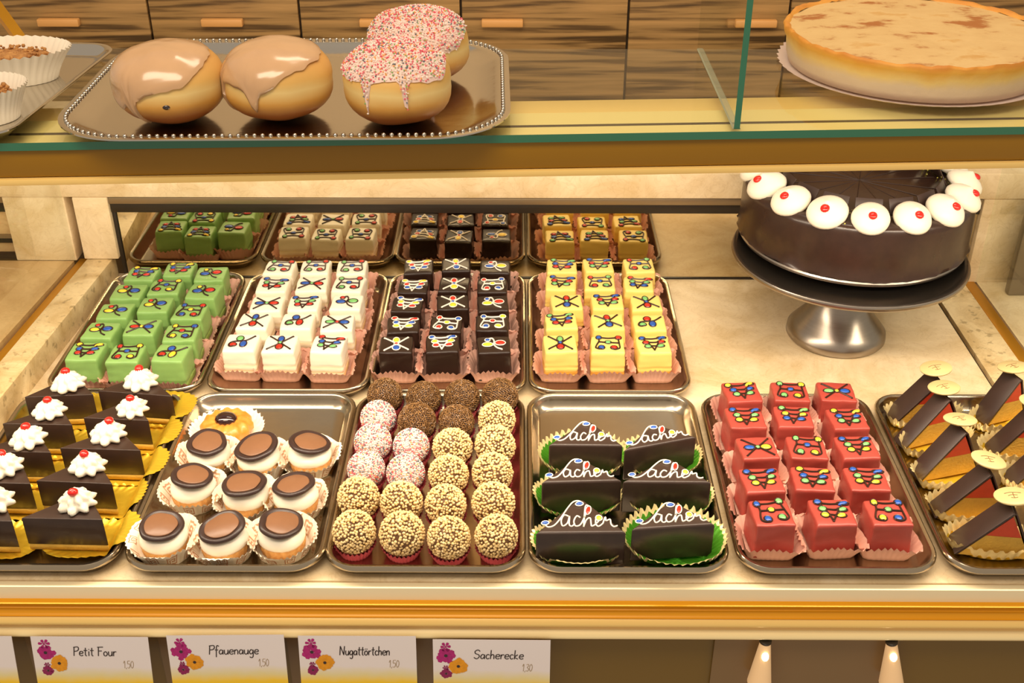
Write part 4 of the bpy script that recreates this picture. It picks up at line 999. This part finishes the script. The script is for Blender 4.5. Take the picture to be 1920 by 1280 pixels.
# ---------------------------------------------------------------- price cards below the moulding
GL = {
 'P': (.52, [[(0.05, 0), (.08, 1)], [(.02, .95), (.4, 1), (.48, .75), (.35, .55), (.08, .5)]]), 'F': (.55, [[(.08, 0), (.1, 1)], [(.0, .98), (.52, 1)], [(.1, .55), (.4, .56)]]), 'N': (.62, [[(.03, 0), (.05, 1)], [(.05, 1), (.45, .02)], [(.45, .02), (.5, 1)]]),
 'S': (.55, [[(.48, .85), (.3, 1), (.08, .85), (.12, .6), (.4, .45), (.45, .2), (.25, 0), (.02, .15)]]), 'e': (.42, [[(.03, .25), (.34, .3), (.28, .5), (.08, .45), (.03, .15), (.2, 0), (.36, .08)]]), 't': (.36, [[(.16, .9), (.15, .1), (.28, 0)], [(.0, .6), (.32, .6)]]),
 'i': (.22, [[(.1, .5), (.1, 0)], [(.1, .7), (.11, .76)]]), 'o': (.42, [[(.2, .5), (.03, .35), (.06, .05), (.25, .02), (.34, .25), (.2, .5)]]), 'u': (.44, [[(.03, .5), (.05, .1), (.18, 0), (.32, .15), (.34, .5)], [(.34, .5), (.36, 0)]]),
 'r': (.34, [[(.04, .5), (.05, 0)], [(.05, .3), (.16, .48), (.3, .45)]]), 'f': (.34, [[(.34, .9), (.2, 1), (.13, .7), (.12, -.3)], [(.0, .5), (.28, .5)]]), 'a': (.44, [[(.33, .42), (.15, .5), (.03, .25), (.12, .02), (.3, .15), (.34, .48)], [(.34, .48), (.36, 0)]]),
 'n': (.42, [[(.04, .5), (.05, 0)], [(.05, .32), (.18, .5), (.31, .4), (.33, 0)]]), 'g': (.44, [[(.33, .42), (.15, .5), (.03, .25), (.12, .02), (.3, .15), (.34, .48)], [(.34, .48), (.34, -.25), (.2, -.4), (.05, -.3)]]), 'c': (.36, [[(.3, .43), (.14, .5), (.03, .25), (.14, 0), (.31, .08)]]),
 'h': (.44, [[(.05, 1), (.05, 0)], [(.05, .32), (.18, .5), (.31, .4), (.33, 0)]]), 'k': (.42, [[(.05, 1), (.05, 0)], [(.3, .5), (.06, .22), (.34, 0)]]), ' ': (.3, []), ',': (.16, [[(.06, .05), (.02, -.12)]]), '.': (.16, [[(.05, .0), (.06, .05)]]),
 '1': (.34, [[(.03, .7), (.18, 1), (.18, 0)]]), '5': (.46, [[(.4, 1), (.1, 1), (.07, .6), (.3, .62), (.38, .3), (.22, 0), (.03, .1)]]), '0': (.46, [[(.2, 1), (.04, .7), (.05, .25), (.2, 0), (.36, .3), (.36, .75), (.2, 1)]]), '3': (.44, [[(.05, .9), (.25, 1), (.35, .78), (.15, .55), (.37, .3), (.22, 0), (.02, .1)]])}
GL['ö'] = (GL['o'][0], GL['o'][1] + [[(.1, .66), (.11, .72)], [(.26, .66), (.27, .72)]])
def write(mb, text, x, z, h, y, r, squeeze=1.0, slant=.08):
    for chh in text:
        w_, S = GL[chh]
        for s in S: mb.tube([(x + (p[0] + slant * p[1]) * h * squeeze, y, z + p[1] * h) for p in [tuple(q) for q in spl(s, 4)]], r, 4)
        x += w_ * h * squeeze
def flower(mb, cx, cz, R, n, mi, y, mc, jit=.2):
    for k in range(n):
        a = 2 * PI * k / n + rg.uniform(-.1, .1); L = R * rg.uniform(1 - jit, 1.05); w_ = R * .26
        ca, sa = math.cos(a), math.sin(a); yy = y - .00004 * (k % 3)
        P = [(.12, 0), (.5, w_ / R * .8), (.85, w_ / R), (1, 0), (.85, -w_ / R), (.5, -w_ / R * .8)]
        mb.add([(cx + (u * ca * L - v * sa * R), yy, cz + (u * sa * L + v * ca * R)) for u, v in P], [tuple(range(6))], mi)
    mb.add([(cx + R * .17 * math.cos(t * .785), y - .00022, cz + R * .17 * math.sin(t * .785)) for t in range(8)], [tuple(range(8))], mc)
CARDS = [(-.5675, -.5085, '', '', 'blank end of a white price card at the lower left corner', 0, -.0005), (-.4895, -.3712, 'Petit Four', '1,50', 'flowered price card reading Petit Four, in the first full place from left', -.2, -.0008), (-.3512, -.2350, 'Pfauenauge', '1,50', 'flowered price card reading Pfauenauge, between two other cards', .9, .0022),
         (-.2190, -.1020, 'Nugattörtchen', '1,50', 'flowered price card reading Nugattörtchen below the truffle balls', .0, .0018), (-.0840, .0337, 'Sacherecke', '1,30', 'flowered price card standing below the lettered chocolate wedges, last in the row', -.3, -.0028)]
for x0, x1, text, price, lab, tilt, dz in CARDS:
    cx = (x0 + x1) / 2; w_ = .1185 if text else x1 - x0
    o = empty('price_card', lab, 'price card', (cx, .8345, -.0525 + dz), 'price cards')
    o.rotation_euler = (math.radians(-11), math.radians(-tilt), 0)
    mb = MB(); mb.box(-w_ / 2, w_ / 2, -.0003, .0003, -.080, 0); mb.obj('card', 'card_print', o, smooth=False)
    if text:
        n = sum(GL[q][0] for q in text); hh = .0105; sq = (.051 if len(text) > 9 and text != 'Petit Four' else .044) / (n * hh)
        mb = MB(); write(mb, text, -w_ / 2 + .345 * w_, -.0225, hh, -.0004, .00055, sq); mb.obj('handwriting', 'ink', o)
        mb = MB(); write(mb, price, -w_ / 2 + .76 * w_, -.037, .0085, -.0004, .00036, .9); mb.obj('price', 'ink_faint', o)
        mb = MB(); flower(mb, -w_ / 2 + .0130, -.0190, .0108, 11, 0, -.0005, 1, .35); flower(mb, -w_ / 2 + .0128, -.0085, .0062, 6, 0, -.0005, 0); mb.obj('magenta_flower', ['petal_magenta', 'ink'], o, smooth=False)
        mb = MB(); flower(mb, -w_ / 2 + .0255, -.0315, .0102, 14, 0, -.0007, 1); mb.obj('orange_flower', ['petal_orange', 'ink'], o, smooth=False)
        mb = MB(); flower(mb, -w_ / 2 + .0130, -.0405, .0066, 10, 0, -.0005, 1); flower(mb, -w_ / 2 + .0128, -.0335, .0034, 6, 0, -.0005, 0); mb.obj('plum_flower', ['petal_plum', 'ink'], o, smooth=False)

# glowing cones standing in for lamp reflections under the counter front
for x, lean, lab in ((.2535, 0.0, 'glowing cone imitating a lamp reflection below the gold moulding, left of the pair'), (.3815, .16, 'glowing cone imitating a lamp reflection below the gold moulding, right of the pair')):
    o = empty('lamp_reflection_cone', lab, 'lamp reflection', (x, .846, -.066), 'lamp reflection cones under the moulding'); o.rotation_euler = (0, -lean, 0)
    mb = MB(); mb.lathe([(.0050, 0), (.0056, -.004), (.0125, -.060)], 24, cap0=False, cap1=False); mb.obj('reflected_shade', 'reflected_shade_glow', o)
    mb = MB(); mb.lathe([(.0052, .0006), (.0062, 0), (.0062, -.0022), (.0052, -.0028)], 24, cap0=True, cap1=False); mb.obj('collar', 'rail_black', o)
    mb = MB(); mb.ell((0, -.0075, -.016), (.0036, .0036, .0052), 12, 8); mb.obj('reflected_bulb', 'reflected_bulb_glow', o)
